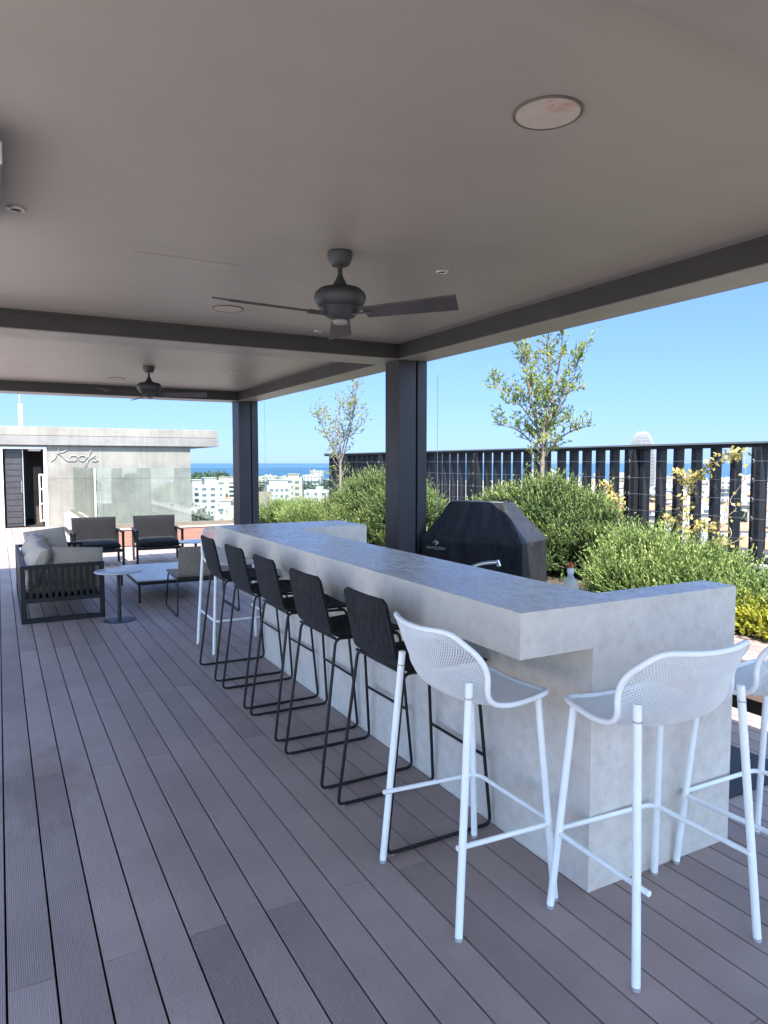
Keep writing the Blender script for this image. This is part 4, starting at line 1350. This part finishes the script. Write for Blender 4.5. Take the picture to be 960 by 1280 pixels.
def pol(az, dist):
    return (dist * math.sin(R(az)), dist * math.cos(R(az)))
CW = [simple('white render', (.325, .315, .295), .8, 0, .06, .3), simple('cream render', (.29, .26, .21), .8, 0, .08, .3),
      simple('pale grey render', (.25, .25, .255), .8, 0, .08, .3), simple('tan render', (.19, .15, .11), .8, 0, .1, .3)]
M['win'] = simple('city window glass', (.09, .105, .12), .25, 0, .2, .5)
M['tile'] = simple('terracotta roof tile', (.27, .125, .075), .85, 0, .2, .6)
M['roofgrey'] = simple('grey roof screed', (.30, .295, .28), .9, 0, .15, .4)
M['conc_core'] = simple('rail concrete', (.50, .49, .47), .8, 0, .1, .5)

def block_parts(label, cat_, az, dist, w, d, h, rot, wall, cols, floors, style, group=None, setback=None, top=None):
    """one clearly seen apartment block: walls, roof, every window of its front as a part of its own"""
    x, y = pol(az, dist)
    t = thing('apartment_building', label, 'building', (x, y, GZ), R(-az + rot), group, world=False)
    MB().box(-w / 2, w / 2, -d / 2, d / 2, -.5, h).build('wall', wall, t)
    mb = MB()
    for (a, b_, c, e) in ((-w / 2, w / 2, -d / 2, -d / 2 + .25), (-w / 2, w / 2, d / 2 - .25, d / 2), (-w / 2, -w / 2 + .25, -d / 2 + .26, d / 2 - .26), (w / 2 - .25, w / 2, -d / 2 + .26, d / 2 - .26)):
        mb.box(a, b_, c, e, h + .001, h + .9)
    mb.box(-w / 2 + .26, w / 2 - .26, -d / 2 + .26, d / 2 - .26, h + .001, h + .06)
    mb.build('roof', wall, t)
    if setback:
        for (a, b_, c, e, hh) in setback:
            MB().box(a, b_, c, e, h + .07, h + hh).box(a - .3, b_ + .3, c - .3, e + .3, h + hh + .001, h + hh + .3).build('roof_room', wall, t)
    fh = 3.0
    for f in range(floors):
        z = h - (f + 1) * fh + .9
        if z < .5: break
        for i, (cx, cw, kindw) in enumerate(cols):
            cx = cx * w / 2
            if kindw == 'b':        # balcony: recessed dark opening with slab and rail
                MB().box(cx - cw / 2, cx + cw / 2, -d / 2 - .02, -d / 2 - .001, z - .7, z + 1.5).build('window', M['win'], t)
                o = MB().box(cx - cw / 2 - .2, cx + cw / 2 + .2, -d / 2 - 1.2, -d / 2 - .021, z - .95, z - .75).box(cx - cw / 2 - .2, cx + cw / 2 + .2, -d / 2 - 1.2, -d / 2 - 1.1, z - .7499, z + .2)
                o.build('balcony', M['conc_core'] if style else wall, t)
            else:
                MB().box(cx - cw / 2, cx + cw / 2, -d / 2 - .02, -d / 2 - .001, z, z + 1.3).build('window', M['win'], t)
    for f in range(floors):         # end wall towards the sea
        z = h - (f + 1) * fh + .9
        if z < .5: break
        for yy in (-.25, .25):
            MB().box(w / 2 + .001, w / 2 + .02, yy * d - .7, yy * d + .7, z, z + 1.3).build('window', M['win'], t)
    return t
block_parts('white apartment block with rows of small windows seen past the concrete building', 'building', 14.45, 375, 16.5, 13, 19.8, 12, CW[0],
            [(-.78, 1.7, 'b'), (-.30, 2.2, 'w'), (.22, 2.2, 'w'), (.72, 1.0, 'w')], 6, 0, None, [(-8.0, -3.5, -5, 2, 3.2), (-1.5, 4.5, -3, 5, 4.0)])
block_parts('low white apartment block with roof terrace beside the far corner pillar', 'building', 16.35, 330, 13, 12, 11.8, -8, CW[0],
            [(-.6, 2.4, 'b'), (.1, 1.4, 'w'), (.65, 2.2, 'b')], 4, 1, None, [(-5, 0, -3, 4, 2.7)])
block_parts('cream flat roofed block with open roof terrace near the sea', 'building', 16.1, 520, 17, 14, 18.5, -5, CW[1],
            [(-.5, 3.5, 'b'), (.4, 3.5, 'b')], 4, 1, None, [(-6, 4, -4, 4, 3.0)])
block_parts('tan gable wall of a city block next to the far corner pillar', 'building', 18.75, 300, 7.0, 12, 18.6, 4, CW[3],
            [(.55, 1.0, 'w')], 2, 0)
block_parts('white columned city block beyond the low rosemary', 'building', 20.0, 345, 11.5, 12, 20.2, 6, CW[0],
            [(-.62, 1.6, 'w'), (-.2, 1.2, 'w'), (.2, 1.2, 'w'), (.62, 1.6, 'w')], 6, 1, None, [(-4.6, 4.2, -4, 4, 3.4)])
block_parts('pale tower block with dark stacked balconies beside the big rosemary', 'building', 21.25, 360, 9, 11, 23.5, -4, CW[1],
            [(-.35, 2.4, 'b'), (.45, 2.0, 'w')], 7, 1, None, [(-2.5, 3, -3, 3, 2.4)])
block_parts('white glazed villa block lower down beside the tan gable wall', 'building', 19.75, 280, 8.5, 9, 13.2, 10, CW[0],
            [(-.5, 2.2, 'b'), (.45, 2.4, 'b')], 4, 1)

# the rest of the town: one mesh each, far too small to show parts
def far_block(label, name, az, dist, w, d, h, rot, wall, roof, tiled, group):
    x, y = pol(az, dist)
    mb = MB()
    mb.box(-w / 2, w / 2, -d / 2, d / 2, -.5, h, 0)
    if tiled:
        o = .5; r = min(w, d) * .22
        vs = [(-w / 2 - o, -d / 2 - o, h + .01), (w / 2 + o, -d / 2 - o, h + .01), (w / 2 + o, d / 2 + o, h + .01), (-w / 2 - o, d / 2 + o, h + .01), (-w / 4, 0, h + r), (w / 4, 0, h + r)]
        mb.add(vs, [(0, 1, 5, 4), (1, 2, 5), (2, 3, 4, 5), (3, 0, 4), (3, 2, 1, 0)], 2)
    else:
        mb.box(-w / 2, w / 2, -d / 2, -d / 2 + .3, h + .001, h + .8, 0).box(-w / 2, w / 2, d / 2 - .3, d / 2, h + .001, h + .8, 0)
        mb.box(-w / 2 + .3, w / 2 - .3, -d / 2 + .301, d / 2 - .301, h + .001, h + .05, 2)
        a = random.uniform(-.25, .2) * w
        mb.box(a - 1.8, a + 1.8, -1.5, 2.0, h + .051, h + 2.6, 0)
        for q in range(3):           # water tanks and panels
            bx_ = random.uniform(-.4, .4) * w; by_ = random.uniform(-.35, .3) * d
            mb.box(bx_ - .5, bx_ + .5, by_ - .4, by_ + .4, h + .052, h + 1.3, 1 if q == 0 else 0)
    n = max(2, int(w / 3.6))
    z = h - 2.1
    while z > .6:
        for i in range(n):
            cx = (-.5 + (i + .5) / n) * w
            if random.random() < .92:
                ww = random.choice((.7, .7, 1.2))
                mb.box(cx - ww, cx + ww, -d / 2 - .06, -d / 2 - .001, z, z + 1.4, 1)
        if random.random() < .5: mb.box(-w / 2 + .5, w / 2 - .5, -d / 2 - 1.1, -d / 2 - .061, z - .35, z - .12, 0)
        m2 = max(2, int(d / 4))
        for i in range(m2):
            cy = (-.5 + (i + .5) / m2) * d
            mb.box(-w / 2 - .06, -w / 2 - .001, cy - .7, cy + .7, z, z + 1.4, 1).box(w / 2 + .001, w / 2 + .06, cy - .7, cy + .7, z, z + 1.4, 1)
        z -= 3.0
    o = mb.build(name, [wall, M['win'], roof])
    o.location = (x, y, GZ); o.rotation_euler = (0, 0, R(-az + rot))
    tag(o, label, 'building', group)
used = []
def free(x, y, r):
    for a, b, c in used:
        if (a - x) ** 2 + (b - y) ** 2 < (r + c) ** 2: return False
    used.append((x, y, r)); return True
for az, ds in ((14.45, 375), (16.35, 330), (16.1, 520), (18.75, 300), (20, 345), (21.25, 360), (19.75, 280)): used.append((*pol(az, ds), 9))
used.append((*pol(48.4, 700), 20))
random.seed(21)
def scatter(n, a0, a1, d0, d1, g):
    k = 0
    for _ in range(n * 6):
        if k >= n: break
        az = random.uniform(a0, a1); dist = d0 + (d1 - d0) * random.random() ** .8
        w = random.uniform(10, 20); d = random.uniform(9, 14)
        x, y = pol(az, dist)
        if not free(x, y, max(w, d) * .62): continue
        tiled = random.random() < (.45 if dist < 520 else .25)
        h = random.choice((6.5, 7, 9.5, 10)) if tiled else random.choice((7, 10, 10, 13, 13, 16, 19))
        if g == 1 and dist < 380: h = min(h, 12)
        wall = random.choice(CW[:3] + CW[:2])
        roof = M['tile'] if tiled else M['roofgrey']
        if g == 1:
            lab = 'small city house with an orange tiled roof glimpsed between the fence slats' if tiled else 'small pale city block with flat roof glimpsed between the fence slats'
            gr = 'tiled city houses behind the fence' if tiled else 'flat roofed city blocks behind the fence'
        else:
            lab = 'far city house with tiled roof below the terrace towards the sea' if tiled else 'far pale city block below the terrace towards the sea'
            gr = 'tiled houses towards the sea' if tiled else 'pale city blocks towards the sea'
        far_block(lab, 'tiled_house' if tiled else 'city_block', az, dist, w, d, h, random.uniform(-30, 30), wall, roof, tiled, gr)
        k += 1
scatter(75, 40, 64, 190, 620, 1)
scatter(55, 40, 64, 620, 1200, 1)
scatter(34, 6, 27, 400, 1150, 2)
scatter(14, 8, 26, 230, 420, 2)

M['tower'] = simple('tower panel', (.17, .175, .185), .6, 0, .06, .3)
# egg shaped office tower
tx, ty = pol(48.4, 700)
ot = thing('oval_tower', 'egg shaped white tower with gridded facade rising above the fence', 'tower', (tx, ty, GZ), R(-48.4), None, world=False)
H_ = 61.5; c_ = 27.0
def rad(z): return 12.2 * max(.0, 1 - abs((z - c_) / (H_ - c_ if z > c_ else 62)) ** 2.3) ** .5
SEG = 56
prof = [(rad(z) - .55, z) for z in np.linspace(0, H_ - .4, 40)]
o = MB().lathe([(0, 0)] + prof + [(0, H_ - .3)], seg=SEG).build('glass_core', M['win'], ot, True); o.scale = (1, .62, 1)
fl = MB(); z = 0.
while z < H_ - 2:
    r = rad(z + .6)
    fl.lathe([(r - .6, z), (r - .1, z), (r - .12, z + .8), (r - .6, z + .8)], seg=SEG)
    z += 3.1
o = fl.build('floor_bands', M['tower'], ot); o.scale = (1, .62, 1)
fn = MB()
for k in range(SEG):
    a = 2 * PI * (k + .5) / SEG; ca, sa = math.cos(a), math.sin(a)
    pr = [(rad(z) * ca, rad(z) * sa, z) for z in np.linspace(0, H_ - 1.2, 22)]
    fn.tube(pr, .26, 4)
o = fn.build('facade_fins', M['tower'], ot); o.scale = (1, .62, 1)

# city trees
M['citytree'] = mat_leaf('city tree foliage', (.035, .055, .038), (.06, .085, .055), (.08, .11, .07), .15)
def clump_mesh(rx, rz, z0, n, lf):
    u = RNG.normal(0, 1, (n, 3)); u /= np.linalg.norm(u, axis=1, keepdims=True)
    lump = 1 + .22 * np.sin(4 * u[:, :1] + rx) * np.cos(5 * u[:, 1:2])
    p = u * np.array([rx, rx, rz]) * (RNG.uniform(.5, 1, (n, 1)) ** .5) * lump + np.array([0, 0, z0 + rz])
    return leaves(p, u + np.array([0, 0, .2]), lf, lf * .8, .8)
def city_tree(label, az, dist, h, r, group):
    x, y = pol(az, dist)
    t = thing('city_tree', label, 'tree', (x, y, GZ), 0, group, world=False)
    MB().tube([(0, 0, -.3), (.1, 0, h * .3), (0, .1, h * .6)], [.35, .28, .15], 7).build('trunk', M['bark'], t)
    V, F = clump_mesh(r, h * .38, h * .26, 420, r * .34)
    np_mesh('crown', V, F, M['citytree'], t)
random.seed(5)
k = 0
while k < 26:
    az = random.uniform(12.5, 23); dist = random.uniform(200, 520)
    x, y = pol(az, dist)
    if free(x, y, 3.5):
        city_tree('dark street tree among the city blocks towards the sea', az, dist, random.uniform(7, 12), random.uniform(3, 5), 'street trees towards the sea'); k += 1
k = 0
while k < 30:
    az = random.uniform(42, 62); dist = random.uniform(210, 600)
    x, y = pol(az, dist)
    if free(x, y, 3.0):
        city_tree('dark street tree glimpsed between the fence slats', az, dist, random.uniform(6, 10), random.uniform(3, 4.5), 'street trees behind the fence'); k += 1
# wooded rise by the shore: one mass nobody could count
Vs = []; Fs = []; o_ = 0
for i in range(130):
    az = random.uniform(11.5, 26) if i % 3 else random.uniform(13.6, 16.6); dist = random.uniform(640, 900)
    x, y = pol(az, dist); hh = random.uniform(9, 14) + (7 if 13.4 < az < 16.0 else 0)
    V, F = clump_mesh(random.uniform(6, 10), hh / 2, 0, 260, 2.6)
    Vs.append(V + np.array([x, y, GZ])); Fs.append(F + o_); o_ += len(V)
wd = np_mesh('shore_woods', np.concatenate(Vs), np.concatenate(Fs), M['citytree'])
tag(wd, 'dark mass of trees on the shore in front of the sea', 'woods', None, 'stuff')

# ================================================================ LIGHT, SKY, CAMERA
sun_el, sun_az = 56.0, 200.0        # azimuth clockwise from +Y: behind and to the left
w = bpy.data.worlds.new('World'); scene.world = w; w.use_nodes = True
nt = w.node_tree; bg = nt.nodes['Background']
sk = nt.nodes.new('ShaderNodeTexSky'); sk.sky_type = 'NISHITA'; sk.sun_disc = False
sk.sun_elevation = R(sun_el); sk.sun_rotation = R(sun_az); sk.altitude = 30; sk.air_density = 1.0; sk.dust_density = SKY_DUST; sk.ozone_density = 1.6
# clear Mediterranean sky: flatter from horizon to zenith and bluer than the raw model
ga = nt.nodes.new('ShaderNodeGamma'); ga.inputs['Gamma'].default_value = .50; nt.links.new(sk.outputs[0], ga.inputs['Color'])
tint = nt.nodes.new('ShaderNodeMix'); tint.data_type = 'RGBA'; tint.blend_type = 'MULTIPLY'; tint.inputs[0].default_value = 1
nt.links.new(ga.outputs[0], tint.inputs[6]); tint.inputs[7].default_value = (*SKY_TINT, 1)
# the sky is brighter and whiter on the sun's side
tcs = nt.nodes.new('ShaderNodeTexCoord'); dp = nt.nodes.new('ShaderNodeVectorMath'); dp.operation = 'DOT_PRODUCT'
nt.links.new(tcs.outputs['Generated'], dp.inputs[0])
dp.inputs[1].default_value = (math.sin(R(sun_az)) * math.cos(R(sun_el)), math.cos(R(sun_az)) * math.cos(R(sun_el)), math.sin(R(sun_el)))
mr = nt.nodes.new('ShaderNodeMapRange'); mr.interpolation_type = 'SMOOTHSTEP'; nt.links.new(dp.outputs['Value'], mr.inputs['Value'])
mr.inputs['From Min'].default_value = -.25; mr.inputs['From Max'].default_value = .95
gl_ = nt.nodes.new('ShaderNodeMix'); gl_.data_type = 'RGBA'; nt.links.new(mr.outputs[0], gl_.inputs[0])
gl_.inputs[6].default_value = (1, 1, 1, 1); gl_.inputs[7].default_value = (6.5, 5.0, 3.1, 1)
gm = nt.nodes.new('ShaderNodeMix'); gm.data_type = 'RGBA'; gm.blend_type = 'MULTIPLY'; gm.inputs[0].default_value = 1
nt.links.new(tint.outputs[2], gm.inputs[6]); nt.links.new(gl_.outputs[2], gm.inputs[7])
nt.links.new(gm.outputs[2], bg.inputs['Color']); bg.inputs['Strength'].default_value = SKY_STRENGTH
sl = bpy.data.lights.new('sun', 'SUN'); sl.energy = SUN_STRENGTH; sl.angle = R(.53); sl.color = (1, .94, .85)
so = bpy.data.objects.new('sun', sl); COL.objects.link(so)
d = Vector((-math.sin(R(sun_az)) * math.cos(R(sun_el)), -math.cos(R(sun_az)) * math.cos(R(sun_el)), -math.sin(R(sun_el))))
so.rotation_euler = d.to_track_quat('-Z', 'Y').to_euler(); so.location = (-10, -20, 40)

cam = bpy.data.cameras.new('camera'); co = bpy.data.objects.new('camera', cam); COL.objects.link(co)
cam.sensor_fit = 'VERTICAL'; cam.sensor_height = 24.0; cam.lens = 24.0 * 887 / 1280
cam.clip_start = .05; cam.clip_end = 100000
co.location = (0, 0, 1.6); co.rotation_euler = (R(90 - 3.953), 0, R(-28.5))
scene.camera = co

scene.view_settings.view_transform = 'Standard'; scene.view_settings.look = 'None'
scene.view_settings.exposure = EXPOSURE; scene.view_settings.gamma = 1.0
scene.render.engine = 'CYCLES'
scene.cycles.use_denoising = True
scene.cycles.max_bounces = 12; scene.cycles.diffuse_bounces = 6; scene.cycles.transparent_max_bounces = 24
scene.cycles.caustics_reflective = False; scene.cycles.caustics_refractive = False
scene.cycles.sample_clamp_indirect = 8
# drop the helper marks
for o in bpy.data.objects:
    if '_world' in o: del o['_world']
